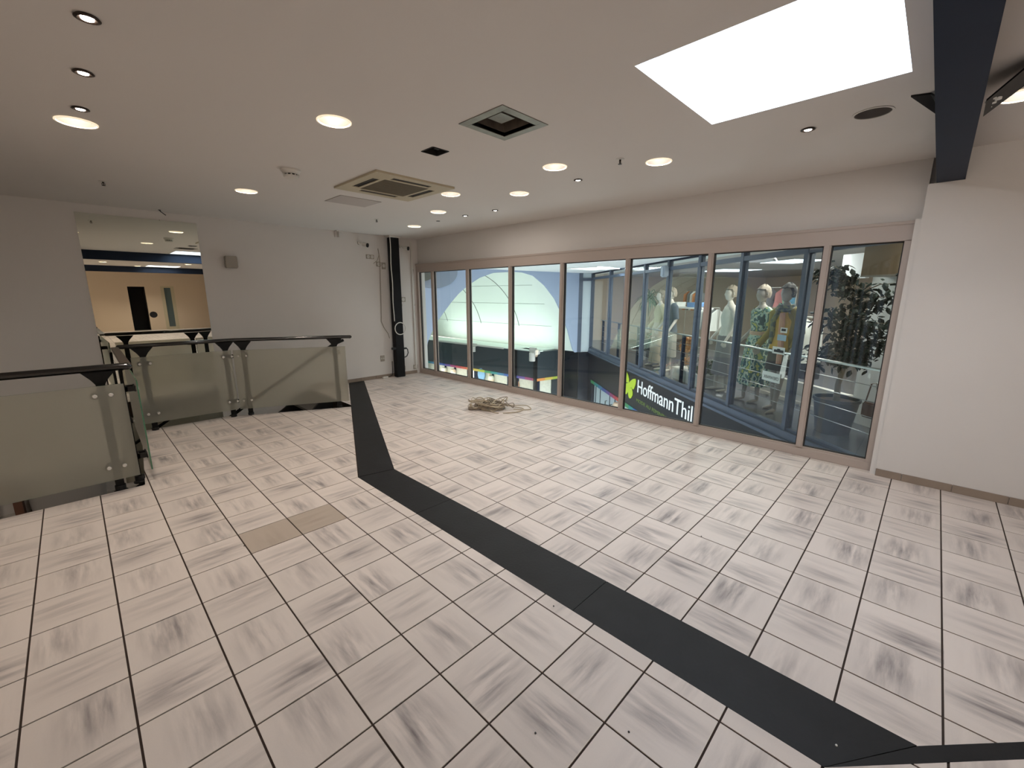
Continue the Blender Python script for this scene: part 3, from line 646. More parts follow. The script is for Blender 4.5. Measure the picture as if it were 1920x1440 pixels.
# ------------------------------------------------------------------ beams and brace
def beam(y0, y1, x0, x1, z, label):
    t = thing('steel_beam', ((x0+x1)/2, (y0+y1)/2, z), label, 'steel beam')
    mb = MB(); mb.box((x0, y0, z), (x1, y1, z+.012)); build(mb, 'bottom_flange', 'steelblk', t, bevel=.002)
    mb = MB(); mb.box((x0, y0+.004, z+.012), (x1, y1-.004, H)); build(mb, 'web_casing', 'steelblk', t); return t
beam(-1.570, -1.418, XL, 4.47+.19, 2.374, 'dark steel beam crossing the ceiling at the right')
beam(-8.75, -8.60, XL, 4.47, 2.374, 'second dark steel beam behind the viewer, seen in the mirror')
def pl(u, v, z):
    d = _f+_r2*((u-960)/FPX)+_u2*((720-v)/FPX); k = (z-CAM.z)/d.z; p = CAM+d*k; return (p.x, p.y)
for q, lab, bolts in (([(1708, 180, H-.004), (1745, 175, H-.004), (1775, 193, 2.47), (1775, 228, 2.47)], 'black steel brace plate left of the beam', [(1761, 204), (1767, 209)]),
                      ([(1849, 190, 2.47), (1925, 127, 2.53), (1990, 76, 2.575), (1990, 106, 2.575), (1925, 158, 2.53), (1843, 219, 2.47)], 'black steel brace bar right of the beam with white bolts', [(1862, 184), (1872, 185), (1854, 191), (1862, 192), (1854, 200)])):
    P = [Vector((*pl(a, b, c), c)) for a, b, c in q]; t = thing('beam_brace', P[0], lab, 'brace', 'black bracing plates at the beam'); n = len(P); up = Vector((0, 0, .010))
    if n == 4: P[0] -= up*.5; P[1] -= up*.5
    mb = MB(); mb.add(P+[p+up for p in P], [tuple(range(n)), tuple(reversed(range(n, 2*n)))]+[(i, (i+1) % n, n+(i+1) % n, n+i) for i in range(n)]); build(mb, 'plate', 'blackm', t)
    for c in bolts: z = 2.487 if n == 6 else 2.482; x, y = pl(*c, z); mb = MB(); mb.tube([(x, y, z+.006), (x, y, z-.004)], .0125, 12); build(mb, 'bolt', 'white', t)
# ------------------------------------------------------------------ column, pipes, sockets, cameras on the back wall
t = thing('column', (4.02, 5.66, 0), 'slim black square column in the far corner', 'column')
mb = MB(); mb.box((3.935, 5.605, 0), (4.110, 5.72, 2.56)); build(mb, 'shaft', 'duct', t, bevel=.006)
mb = MB(); mb.box((3.905, 5.58, 2.555), (4.13, 5.74, H)); build(mb, 'cap', 'plast', t, bevel=.003)
mb = MB(); mb.box((3.86, 5.61, .535), (3.94, 5.65, .575)); mb.box((4.105, 5.61, .525), (4.17, 5.65, .555)); build(mb, 'side_clip', 'blackm', t)
mb = MB(); R_ = [(4.15, 5.63, .55), (4.19, 5.62, .52), (4.20, 5.62, .45), (4.17, 5.62, .39), (4.12, 5.62, .37)]; mb.tube(R_, .010, 8); build(mb, 'cable_loop', 'blackm', t, smooth=True)
mb = MB(); z = 2.55; P = [(3.925, 5.60, 2.56)]
for k in range(1, 14): P.append((3.925+.006*math.sin(k*1.1), 5.60, 2.56-.115*k))
mb.tube(P, .0085, 8); cx, cz, rr = 4.035, .925, .112
L_ = [(cx-rr*math.cos(a)+0, 5.585, cz+rr*math.sin(a)) for a in np.linspace(0, 2*PI, 30)][:-1]
mb.tube(L_, .0085, 8, closed=True)
build(mb, 'cable', 'plast', t, smooth=True)['label'] = 'white cable with a loop'
mb = MB(); mb.tube([(3.92, 5.745, .30), (3.92, 5.745, .10), (3.90, 5.74, .03), (3.80, 5.72, .012), (3.74, 5.70, .01)], .006, 8); tag(build(mb, 'floor_cable', 'blackm', smooth=True), 'thin black cord at the foot of the column', 'cable')
mb = MB(); mb.box((3.66, 5.66, 0), (3.78, 5.71, .035)); tag(build(mb, 'plug', 'plast', bevel=.008), 'white plug lying on the floor by the column foot', 'plug')
def px(u, v, y=YF):
    d = _f+_r2*((u-960)/FPX)+_u2*((720-v)/FPX); k = (y-CAM.y)/d.y; p = CAM+d*k; return (p.x, p.z)
def socket(u0, v0, u1, v1, n, label, name='wall_socket', holes=True):
    x0, z1 = px(u0, v0); x1, z0 = px(u1, v1); t = thing(name, ((x0+x1)/2, YF, z0), label, 'wall socket')
    mb = MB(); mb.box((x0, YF-.012, z0), (x1, YF, z1)); build(mb, 'plate', 'greyplast', t, bevel=.002)
    for k in range(n):
        cx = x0+(x1-x0)*(k+.5)/n; cz = (z0+z1)/2; r = min((x1-x0)/n, z1-z0)*.36
        mb = MB(); mb.tube([(cx, YF-.012, cz), (cx, YF-.0135, cz)], r, 18); q = build(mb, 'insert', 'plast', t)
        if holes:
            for s in (-.4, .4): mb = MB(); mb.tube([(cx+s*r, YF-.0135, cz), (cx+s*r, YF-.0145, cz)], r*.17, 8); build(mb, 'hole', 'dark', q)
    return t
socket(686, 477, 701, 486, 2, 'double wall socket left of the column near the ceiling')
socket(705, 490.5, 714, 500, 1, 'open wall box with loose cable left of the column', 'junction_box'); socket(715, 492, 723, 505, 1, 'junction box with dark centre nearest the column', 'junction_box')
socket(751, 557, 760, 566, 1, 'small white switch right of the column', 'wall_switch', False); socket(713, 667, 721, 677, 2, 'double wall socket low on the wall left of the column')
socket(752, 570, 754, 574, 1, 'tiny white cable outlet below the switch', 'cable_outlet', False); socket(755, 687, 760, 693, 1, 'small white outlet low beside the column foot', 'cable_outlet', False)
socket(775, 684, 783, 691, 1, 'small white outlet low in the corner by the window', 'cable_outlet', False)
mb = MB(); pts = [(708, 466), (711, 483), (712, 500), (713, 540), (714, 575), (714.5, 603), (720, 615), (727, 625), (730, 634)]
mb.tube([(*(lambda q: (q[0], YF-.012, q[1]))(px(u, v)),) for u, v in pts], .0065, 8); mb.tube([(*(lambda q: (q[0], YF-.014, q[1]))(px(u, v)),) for u, v in [(710, 478), (707, 488), (700, 494)]], .005, 6)
tag(build(mb, 'hanging_cable', 'greyplast', smooth=True), 'thin grey cable hanging down the back wall left of the column', 'cable')
mb = MB(); mb.tube([(*(lambda q: (q[0], YF-.012, q[1]))(px(u, v)),) for u, v in [(774, 505), (772.5, 540), (773, 556), (777, 573)]], .006, 8); tag(build(mb, 'corner_cable', 'greyplast', smooth=True), 'thin cable hanging in the corner beside the duct', 'cable')
def camera_(u, v, s, label):
    x, z = px(u, v); t = thing('security_camera', (x, YF, z), label, 'camera', 'small cameras near the ceiling')
    mb = MB(); mb.tube([(x-s*.10, YF, z+.03), (x-s*.10, YF-.03, z+.03)], .028, 14); mb.tube([(x-s*.10, YF-.03, z+.03), (x-s*.06, YF-.06, z+.015)], .010, 8); build(mb, 'mount', 'plast', t, smooth=True)
    mb = MB(); mb.tube([(x-s*.045, YF-.045, z+.01), (x+s*.0, YF-.115, z-.008)], .034, 14); build(mb, 'body', 'plast', t, smooth=True)
    mb = MB(); mb.tube([(x-s*.003, YF-.110, z-.007), (x+s*.004, YF-.121, z-.009)], .036, 14); build(mb, 'lens', 'blackm', t, smooth=True)
camera_(683, 460, 1, 'white camera with black lens left of the column'); camera_(759, 466, 1, 'small camera with black lens right of the column')
x0, z1 = px(419, 480); x1, z0 = px(444, 503)
mb = MB(); mb.box((x0, YF-.09, z0), (x1, YF, z1)); t = thing('wall_box', ((x0+x1)/2, YF, z0), 'small beige box on the back wall right of the mirror', 'wall box'); build(mb, 'casing', 'greyplast', t, bevel=.008)
mb = MB(); mb.box((x0-.012, YF-.06, z0+.05), (x0, YF-.04, z0+.08)); build(mb, 'knob', 'greyplast', t, bevel=.003)
# ------------------------------------------------------------------ heap of cables on the floor
random.seed(4)
t = thing('cable_heap', (3.62, 2.65, 0), 'tangled heap of beige cables with power strip on the tiles', 'cable heap')
cab = [mat('beige_cable', (176, 162, 138), .5), mat('grey_cable', (138, 126, 110), .5)]
def cat_(pts, n=6):
    P = [Vector(p) for p in pts]; out = []
    for i in range(len(P)-1):
        p0, p1, p2, p3 = P[max(i-1, 0)], P[i], P[i+1], P[min(i+2, len(P)-1)]
        for k in range(n):
            s = k/n; out.append(.5*((2*p1)+(p2-p0)*s+(2*p0-5*p1+4*p2-p3)*s*s+(3*p1-p0-3*p2+p3)*s**3))
    out.append(P[-1]); return out
dR, dU = Vector((.70, -.714)), Vector((.714, .70))       # picture-right and picture-away on the floor
def hp(a, b, z): return (3.60+dR.x*a+dU.x*b, 2.64+dR.y*a+dU.y*b, z)
for k in range(9):        # the coiled heart of the heap
    r0 = .15+.02*random.random(); e = .75+.2*random.random(); zz = .012+.010*k; ph = random.random()*6
    P = [hp(.02+r0*math.cos(w+ph)+.02*random.uniform(-1, 1), r0*e*math.sin(w+ph)*.9, max(.009, zz+.02*random.uniform(-1, 1.3))) for w in np.linspace(0, 2*PI*1.0, 14)[:-1]]
    mb = MB(); mb.tube(cat_(P+[P[0]], 3), .0075, 7); build(mb, 'cable', cab[k % 2], t, smooth=True)
for k in range(9):        # loose loops
    a0 = random.uniform(-.2, .2); P = [hp(a0, random.uniform(-.1, .1), .03)]
    for q in range(7): P.append(hp(a0+random.uniform(-.16, .22), random.uniform(-.14, .14), random.uniform(.01, .15)))
    mb = MB(); mb.tube(cat_(P, 5), .0055, 6); build(mb, 'cable', cab[(k+1) % 2], t, smooth=True)
for P in ([(.12, 0, .06), (.25, .04, .05), (.38, .02, .05), (.50, .03, .045), (.56, -.03, .01), (.45, -.06, .01), (.32, -.04, .012)], [(.1, .05, .05), (.22, .08, .03), (.34, .02, .03), (.46, -.02, .01), (.40, -.14, .008), (.30, -.20, .008), (.18, -.22, .008)],
          [(-.02, -.1, .03), (.05, -.18, .01), (.12, -.23, .01)], [(-.16, .02, .04), (-.20, .05, .13), (-.12, .02, .16), (-.04, .0, .10)]):
    mb = MB(); mb.tube(cat_([hp(*p) for p in P], 6), .0065, 7); build(mb, 'cable', cab[0], t, smooth=True)
for (a, b, w_, l, h, r) in ((-.20, -.02, .05, .20, .042, .15), (-.14, .07, .05, .12, .045, -.4)):
    mb = MB(); mb.box((-l/2, -w_/2, 0), (l/2, w_/2, h)); c = hp(a, b, 0); ang = math.atan2(dR.y, dR.x)+r; mb.xf(Matrix.Translation(c) @ Matrix.Rotation(ang, 4, 'Z')); ps = build(mb, 'power_strip', cab[1], t, bevel=.006)
    for k in range(3):
        q = Matrix.Translation(c) @ Matrix.Rotation(ang, 4, 'Z') @ Vector((-l/3+k*l/3, 0, h)); mb = MB(); mb.tube([q, q+Vector((0, 0, .03)), q+Vector((0, 0, .045))], [.019, .017, .008], 12); build(mb, 'plug', cab[k % 2], ps, smooth=True)
for (u, v) in ((1138+181, 0),): pass
random.seed(9)
crumb = None
for (u, v, k) in ((1315, 1006, 0), (1004, 1375, 1), (1179, 1373, 2), (458, 1024, 3), (1568, 1398, 4), (1038, 1137, 5)):
    x, y = pl(u, v, 0)
    mb = MB(); mb.lathe([(.0, 0), (.004, .001), (.003, .004), (0, .005)], (x, y, 0), 7)
    tag(build(mb, 'crumb', 'white' if k in (4,) else 'blackm'), ['dark crumb on a tile right of the black band', 'dark crumb on a tile at the bottom centre', 'dark crumb on a tile at the bottom, right of centre', 'crumb beside the plain brownish tiles', 'pale speck on the black slab band', 'crumb on the narrow tile strip left of the band'][k], 'crumb', 'crumbs on the floor')
# ================================================================== the mall beyond the window
B0 = Vector((5.30, -.63)); BU = Vector((.636, .7716)); BN = Vector((.7716, -.636))     # shop front line, along / into the shop
def B(s, t, z): return (B0.x+BU.x*s+BN.x*t, B0.y+BU.y*s+BN.y*t, z)
def Bray(u, v, t):
    d = _f+_r2*((u-960)/FPX)+_u2*((720-v)/FPX); n = Vector((BN.x, BN.y, 0)); P = Vector((*(B0+BN*t), 0)); k = (P-CAM).dot(n)/d.dot(n); p = CAM+d*k
    return ((Vector((p.x, p.y))-B0).dot(BU), p.z)
AC = 2.17      # mall ceiling
SC, SN = 8.2, -1.02     # far corner and near end of the shop front (s)
# ---- shell of the mall
mb = MB(); mb.prism([(4.8, -2.2), (4.8, 6.9), (10.8, 6.9), (10.8, 5.2)] , AC, AC+.2)
mr1 = (8.05, 8.95, 3.95, 4.75); mr2 = (5.9, 6.8, 2.5, 3.3)
curve_sheet('ceiling', [(4.72, -2.2), (10.8, 5.2), (10.8, 6.6), (4.72, 6.9)], [], AC, .15, mat('mall_ceiling_paint', (240, 243, 242), .85), 'pale ceiling of the mall beyond the window', 'ceiling')
for k, R in enumerate((mr1, mr2)):
    t = thing('roof_light', ((R[0]+R[1])/2, (R[2]+R[3])/2, AC), ['bright square roof light in the mall ceiling beyond the window', 'bright roof light in the mall ceiling above the pane nearest the sign'][k], 'skylight')
    mb = MB(); mb.box((R[0], R[2], AC-.012), (R[1], R[3], AC)); build(mb, 'diffuser', 'diffuser', t)
    mb = MB()
    for a in ((R[0]-.03, R[0], R[2]-.03, R[3]+.03), (R[1], R[1]+.03, R[2]-.03, R[3]+.03), (R[0], R[1], R[2]-.03, R[2]), (R[0], R[1], R[3], R[3]+.03)): mb.box((a[0], a[2], AC-.02), (a[1], a[3], AC))
    build(mb, 'frame', 'white', t)
mb = MB(); mb.box((4.64, -3.2, -3.4), (14, 16, -3.3)); struct(build(mb, 'floor_mall', mat('mall_floor_stone', (216, 212, 204), .4)), 'floor of the mall one storey down', 'floor')
mb = MB(); mb.box((4.62, -1.6, -3.3), (4.66, 6.9, 0)); mb.box((4.62, 6.7, -3.3), (4.8, 15, 2.4)); mb.box((4.6, 14.6, -3.3), (11, 14.8, 2.4))
struct(build(mb, 'wall_mall', 'bluewall'), 'outer walls closing the mall hall', 'wall')
# ---- pale blue wall with the great arch
DR, DU = Vector((10.222, 5.911)), Vector((-.982, .186)); DN = Vector((.186, .982))
def D(s, t, z): return (DR.x+DU.x*s+DN.x*t, DR.y+DU.y*s+DN.y*t, z)
ARC = [(.15, -.12), (.24, -.02), (.45, .54), (.68, 1.0), (.98, 1.45), (1.34, 1.80), (1.74, 2.05), (2.1, 2.125), (2.44, 2.135), (3.0, 2.09), (3.40, 1.96), (3.69, 1.80), (4.0, 1.57), (4.21, 1.36), (4.45, 1.08), (4.61, .89), (4.74, .66), (4.83, .47), (4.93, -.02), (4.97, -.4), (5.03, -1.2)]
mb = MB(); T = .04
def dq(s0, z0, s1, z1, zt=AC):
    V = [D(s0, 0, z0), D(s1, 0, z1), D(s1, 0, zt), D(s0, 0, zt), D(s0, T, z0), D(s1, T, z1), D(s1, T, zt), D(s0, T, zt)]
    mb.add(V, [(0, 1, 2, 3), (7, 6, 5, 4), (0, 4, 5, 1), (2, 6, 7, 3)])
for a, b in zip(ARC[:-1], ARC[1:]): dq(*a, *b)
dq(0, -.12, ARC[0][0], -.12); dq(5.03, -1.2, 5.04, -3.3); dq(5.04, -3.3, 5.75, -3.3)
struct(build(mb, 'wall_arch', 'bluewall'), 'pale blue wall pierced by a great round arch', 'wall')
# white barrel vault behind it, with ribs and seams
v = sempty('vault', (7.6, 10, 0), 'white lit barrel vault seen through the arch', 'vault')
VC, VA, VB, VZ = 7.70, 2.55, 2.42, -.12
def VP(w, y, k=1.0): return (VC+VA*k*math.cos(w), y, VZ+VB*k*math.sin(w))
mb = MB(); n = 30; V = []; F = []
for y in (0, 1):
    for k_ in (1.0, 1.04):
        for i in range(n+1): q = VP(PI*i/n, 0, k_); V.append((q[0], 14.6 if y else 5.911+.1894*(10.222-q[0])+.2, q[2]))
for i in range(n): F += [(i, i+1, 2*(n+1)+i+1, 2*(n+1)+i), ((n+1)+i, (n+1)+i+1, 3*(n+1)+i+1, 3*(n+1)+i)]
mb.add(V, F); build(mb, 'vault_shell', 'vault', v, smooth=True)
for w in (.30, .62, .94, 1.26):
    mb = MB(); mb.tube([VP(w, 6.9, .998), VP(w, 14.5, .998)], .006, 6); build(mb, 'seam', mat('faint_seam', (196, 202, 196), .8) if not bpy.data.materials.get('faint_seam') else bpy.data.materials['faint_seam'], v)
for y in (8.3, 10.2, 12.2):
    mb = MB(); mb.tube([VP(w, y, .997) for w in np.linspace(.28, PI-.3, 26)], .010, 6); build(mb, 'rib', 'seam', v)
mb = MB(); mb.box((VC-VA, 14.4, VZ-1), (VC+VA+.2, 14.6, 2.4)); build(mb, 'end_wall', 'vault', v)
mb = MB(); mb.tube([(8.9, 9.6, 2.0), (8.9, 9.6, 1.86)], .01, 6); mb.lathe([(0, 0), (.035, .01), (.03, .05), (0, .06)], (8.9, 9.6, 1.82), 12); tag(build(mb, 'pendant_sensor', 'plast', smooth=True), 'tiny hanging sensor under the white vault', 'sensor')
# ---- far facade under the vault: charcoal fascia, rainbow strip, lit shop
CP = [Vector((9.13, 13.6)), Vector((9.40, 6.84)), Vector((10.40, 6.62))]
def Cseg(i): a, b = CP[i], CP[i+1]; u = (b-a).normalized(); return a, u, Vector((-u.y, u.x)), (b-a).length
def Cf(i):
    a, u, n_, L_ = Cseg(i)
    return (lambda s, t, z: (a.x+u.x*s+n_.x*t, a.y+u.y*s+n_.y*t, z)), L_
fc = sempty('facade_far', (9.4, 9.5, -.9), 'charcoal shop fascia with rainbow strip under the white vault', 'facade')
RAIN = [(62, 84, 150), (98, 78, 140), (150, 66, 110), (186, 72, 88), (206, 96, 76), (214, 140, 74), (206, 180, 84), (176, 188, 76), (74, 146, 96), (60, 140, 138), (66, 122, 156), (56, 92, 158)]
RM = [mat('rainbow_strip_%s' % n_, c, .5) for n_, c in zip(('indigo', 'violet', 'magenta', 'red', 'coral', 'orange', 'yellow', 'lime', 'green', 'teal', 'azure', 'blue'), RAIN)]
for i in (0, 1):
    fn, L_ = Cf(i)
    mb = MB(); mb.box((0, 0, -.95), (L_, .5, -.13), fn=fn); build(mb, 'fascia_panel', 'fascia', fc)
    mb = MB(); mb.box((0, -.03, -.13), (L_ if i == 0 else .2, .85, -.10), fn=fn); build(mb, 'ledge', 'vault', fc)
    s = 0; k = 5 if i == 0 else 5
    while s < L_: e = min(s+.30, L_); mb = MB(); mb.box((s, -.015, -1.03), (e, .3, -.95), fn=fn); build(mb, 'strip_piece', RM[k % 12], fc); s = e; k += 1
fn, L_ = Cf(0); mb = MB(); mb.box((2.0, -.06, -.15), (5.4, -.01, -.10), fn=fn); tag(build(mb, 'strip_light', 'plast'), 'long pale light strip along the top of the far charcoal fascia', 'strip light')
for s, w_, m_ in ((1.15, .09, 'blackm'), (5.85, .10, 'blackm'), (6.68, .09, 'blackm')):
    mb = MB(); mb.box((s, -.07, -3.3), (s+w_, .02, -.13), fn=fn); build(mb, 'pilaster', m_, fc)
# lit shop windows below
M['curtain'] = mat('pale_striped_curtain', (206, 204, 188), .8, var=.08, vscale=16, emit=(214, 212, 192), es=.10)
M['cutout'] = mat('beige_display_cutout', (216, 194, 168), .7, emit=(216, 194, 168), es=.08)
sw = sempty('shop_front_lower', (9.6, 9.5, -3.3), 'lit lower shop front with pale curtains and figures', 'shop front')
s = .1; k = 0; random.seed(3)
fnn, L_ = Cf(0)
while s < L_-.1:
    e = min(s+random.choice((.42, .55, .7)), L_); mb = MB(); mb.box((s, .10, -3.3), (e-.03, .13, -1.03), fn=fnn); build(mb, 'panel', 'curtain' if k % 5 != 1 else 'steelblk', sw)
    mb = MB(); mb.box((e-.03, .03, -3.3), (e, .12, -1.03), fn=fnn); build(mb, 'post', 'steelblk', sw); s = e; k += 1
fn1, L1 = Cf(1); mb = MB(); mb.box((.15, .08, -3.3), (.62, .12, -1.03), fn=fn1); build(mb, 'panel', 'curtain', sw); mb = MB(); mb.box((0, .04, -3.3), (.15, .12, -1.03), fn=fn1); mb.box((.62, .04, -3.3), (L1, .12, -1.03), fn=fn1); build(mb, 'dark_panel', 'fascia', sw)
def Cpix(u, v, t=-.03):
    a, u_, n_, L_ = Cseg(0); d = _f+_r2*((u-960)/FPX)+_u2*((720-v)/FPX); nn = Vector((n_.x, n_.y, 0)); P = Vector((a.x, a.y, 0))+nn*t; q = (P-CAM).dot(nn)/d.dot(nn); p = CAM+d*q
    return (Vector((p.x, p.y))-a).dot(u_), p.z
def disc(u, v, rx, rz, m, name, label, cat, group=None, t=.05):
    s_, z_ = Cpix(u, v, t); mb = MB(); P = [(s_+rx*math.cos(2*PI*k/24), z_+rz*math.sin(2*PI*k/24)) for k in range(24)]
    V = [fn(a, t, b) for a, b in P]+[fn(a, t+.04, b) for a, b in P]; mb.add(V, [tuple(range(24)), tuple(reversed(range(24, 48)))]+[(i, (i+1) % 24, 24+(i+1) % 24, 24+i) for i in range(24)])
    return tag(build(mb, name, m), label, cat, group)
def bust(u, v, m, label, group='display heads in the lower shop window'):
    s_, z_ = Cpix(u, v, -.0); x, y, _ = fn(s_, .0, 0); t = thing('shop_bust', (x, y, z_-.5), label, 'mannequin head', group)
    mb = MB(); mb.lathe([(0, .15), (.06, .14), (.095, .08), (.10, .0), (.08, -.08), (.05, -.13), (.045, -.18), (.07, -.23), (.16, -.28), (.17, -.5)], (x, y, z_), 16, cap1=True); build(mb, 'head', m, t, smooth=True)
    mb = MB(); mb.lathe([(.0, .165), (.075, .15), (.105, .08), (.104, .04)], (x, y, z_+.004), 16); build(mb, 'wig', 'cutout' if m != 'cutout' else 'curtain', t, smooth=True)
bust(833, 697, 'cutout', 'cream display head in the lower shop, left pane'); bust(921, 713, 'cutout', 'beige display head in the lower shop below the rainbow strip')
bust(850, 700, 'white', 'far white display head against grey panel in the lower shop')
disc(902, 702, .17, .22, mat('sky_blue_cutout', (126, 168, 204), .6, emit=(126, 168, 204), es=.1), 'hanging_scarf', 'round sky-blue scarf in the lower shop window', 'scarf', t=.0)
disc(964, 722, .20, .26, mat('brown_ring_print', (178, 140, 116), .6), 'ring_display', 'large brown ring print in the lower shop window', 'display'); disc(963, 724, .15, .20, 'cutout', 'ring_display', 'cream disc inside the brown ring in the lower shop window', 'display', t=.02)
mb = MB(); s_, z_ = Cpix(886, 700, 0); mb.box((s_-.02, .0, z_-.6), (s_+.03, .04, z_+.12), fn=fn); tag(build(mb, 'light_tube', mat('lit_tube', (255, 255, 250), .4, emit=(255, 255, 250), es=2)), 'glowing white upright tube in the lower shop window', 'light tube')
mb = MB(); s_, z_ = Cpix(917, 705, 0); mb.box((s_-.02, .0, z_-.5), (s_+.02, .04, z_+.10), fn=fn); tag(build(mb, 'wood_pole', 'cutout'), 'beige upright pole beside the beige head in the lower shop', 'pole')
for (u, v, lab) in ((888, 654, 'small white loudspeaker on the far charcoal fascia, left one'), (998, 668, 'larger white loudspeaker with round horn on the far charcoal fascia')):
    s_, z_ = Cpix(u, v, -.1); x, y, _ = fn(s_, -.1, 0); big = u > 950; k = 1.15 if big else .8; t = thing('loudspeaker', (x, y, z_), lab, 'loudspeaker')
    mb = MB(); mb.lathe([(.075*k, -.13*k), (.085*k, -.12*k), (.085*k, .09*k), (.07*k, .10*k)], (x, y, z_), 16, cap0=True, cap1=True); build(mb, 'body', 'plast', t, smooth=True)
    mb = MB(); mb.box((s_-.14*k, -.05, z_+.10*k), (s_+.08*k, 0, z_+.22*k), fn=fn); build(mb, 'bracket', 'plast', t)
    if big: mb = MB(); mb.tube([fn(s_+.16, -.02, z_+.13), fn(s_+.16, -.14, z_+.13)], .075, 16); build(mb, 'horn', 'plast', t)
# two flat round discs in front of the left end of the blue wall
for (u, v, r, m_, lab, t_) in ((786, 505, .42, mat('dark_olive_disc', (92, 94, 88), .7), 'dark olive round disc behind the leftmost pane', -.10), (812, 508, .62, mat('grey_blue_disc', (140, 150, 166), .7), 'large pale grey round disc behind the second pane', -.03)):
    d = _f+_r2*((u-960)/FPX)+_u2*((720-v)/FPX); nn = Vector((DN.x, DN.y, 0)); P = Vector((*DR, 0))+nn*t_; q = (P-CAM).dot(nn)/d.dot(nn); p = CAM+d*q; s_ = (Vector((p.x, p.y))-DR).dot(DU)
    mb = MB(); n_ = 40; Z = min(p.z, AC-.02)
    Q = [(s_+r*math.cos(2*PI*k/n_), min(Z+r*.62*math.sin(2*PI*k/n_), AC-.005)) for k in range(n_)]; Q = [(max(min(a, 5.6), 0), b) for a, b in Q]
    V = [D(a, t_, b) for a, b in Q]+[D(a, t_+.03, b) for a, b in Q]; mb.add(V, [tuple(range(n_)), tuple(reversed(range(n_, 2*n_)))]+[(i, (i+1) % n_, n_+(i+1) % n_, n_+i) for i in range(n_)])
    tag(build(mb, 'round_disc', m_), lab, 'hanging panel')
# ---- pale panel bay between arch wall and shop front
pb = sempty('panel_bay', (10.25, 5.65, 0), 'pale grey panel with blue-grey frame between arch and shop', 'wall panel')
PA, PB_ = Vector((DR.x, DR.y)), Vector(B(SC, 0, 0)[:2]); pu = (PB_-PA).normalized(); pn = Vector((-pu.y, pu.x)); PL = (PB_-PA).length
def Pn(s, t, z): return (PA.x+pu.x*s+pn.x*t, PA.y+pu.y*s+pn.y*t, z)
mb = MB(); mb.box((0, 0, -.12), (PL, .06, AC), fn=Pn); build(mb, 'panel', 'palepanel', pb)
for a in ((-.06, .05, -.12, AC), (PL-.05, PL+.05, -.12, AC), (0, PL, 1.95, 2.03)): mb = MB(); mb.box((a[0], -.04, a[2]), (a[1], .02, a[3]), fn=Pn); build(mb, 'frame_bar', 'bluegrey', pb)
mb = MB(); mb.box((0, -.03, -3.3), (PL, .3, -.12), fn=Pn); build(mb, 'dark_base', 'fascia2', pb)
mb = MB(); x, y, _ = Pn(0, 0, 0); mb.prism([(x+.02, y), (10.42, 6.64), (10.62, 6.64), (x+.3, y)], -3.3, -.12); build(mb, 'dark_base', 'fascia2', pb)
# ---- fashion shop front
sf = sempty('shop_front', (*B(3.5, 0, -.12)[:2], -.12), 'glazed front of the fashion shop with blue-grey bars', 'shop front')
MS = [6.6, 5.53, 4.45, 3.40, 2.34, 1.27, .17]
mb = MB(); mb.box((SN, -.06, -.12), (SC, .06, .0), fn=B); mb.box((SN, -.03, 0), (SC, .04, .035), fn=B); mb.box((SN, -.085, -.135), (SC, -.06, -.095), fn=B); build(mb, 'sill', 'bluegrey', sf, bevel=.003)
mb = MB(); mb.box((SN, -.04, 1.985), (SC, .05, 2.045), fn=B); build(mb, 'transom', 'bluegrey', sf)
mb = MB(); mb.box((SN, -.02, AC-.03), (SC, .04, AC), fn=B); build(mb, 'head_bar', 'steelblk', sf)
for s in [SC-.03]+MS: mb = MB(); mb.box((s-.028, -.045, .0), (s+.028, .045, AC), fn=B); mb.box((s-.045, -.012, .03), (s+.045, .012, AC), fn=B); build(mb, 'mullion', 'bluegrey', sf)
E2 = [SC-.03]+MS+[SN]
for a, b in zip(E2[1:], E2[:-1]):
    for z0, z1 in ((.035, 1.985), (2.045, AC-.03)): mb = MB(); mb.box((a+.045, -.004, z0), (b-.045, .004, z1), fn=B); build(mb, 'glass_pane', 'glass2', sf)
mb = MB(); mb.box((SN, -.05, -.90), (SC, .5, -.12), fn=B); build(mb, 'fascia', 'fascia2', sf)
mb = MB(); mb.box((SN, -.04, -3.3), (3.9, .3, -.9), fn=B); mb.box((7.8, -.04, -3.3), (SC+.05, .3, -.9), fn=B); build(mb, 'dark_base', 'fascia2', sf)
k = 7; s = 7.0
for s, e, c in ((7.8, 7.45, 8), (7.45, 7.1, 9), (7.1, 6.75, 10), (6.75, 6.4, 0), (6.4, 6.1, 1), (6.1, 5.85, 2), (5.85, 5.6, 3), (5.6, 5.45, 4), (5.45, 5.1, 7), (5.1, 4.8, 8), (4.8, 4.55, 9), (4.55, 4.3, 11), (4.3, 4.1, 0), (4.1, 3.9, 1)):
    mb = MB(); mb.box((min(s, e), -.07, -.985), (max(s, e), .0, -.90), fn=B); build(mb, 'strip_piece', RM[c], sf)
mb = MB(); mb.box((3.6, -.065, -3.3), (6.9, -.03, -.985), fn=B) if False else mb.box((3.9, .05, -3.3), (7.8, .09, -.985), fn=B); build(mb, 'cupboard_front', 'palepanel', sf)
for s in (7.62, 7.2, 6.4, 6.0): mb = MB(); mb.box((s-.008, .035, -3.3), (s+.008, .05, -.99), fn=B); build(mb, 'door_joint', 'steelblk', sf)
for s in (6.62, 6.22): mb = MB(); mb.tube([B(s, .045, -1.25), B(s, -.0, -1.25), B(s, -.0, -1.75), B(s, .045, -1.75)], .012, 6); build(mb, 'door_handle', 'blackm', sf)
s_, z_ = Bray(1152, 755, .0)
x, y, _ = B(5.72, -.02, 0); t = thing('shop_bust', (x, y, -1.7), 'cream display head below the rainbow strip, nearest the sign', 'mannequin head')
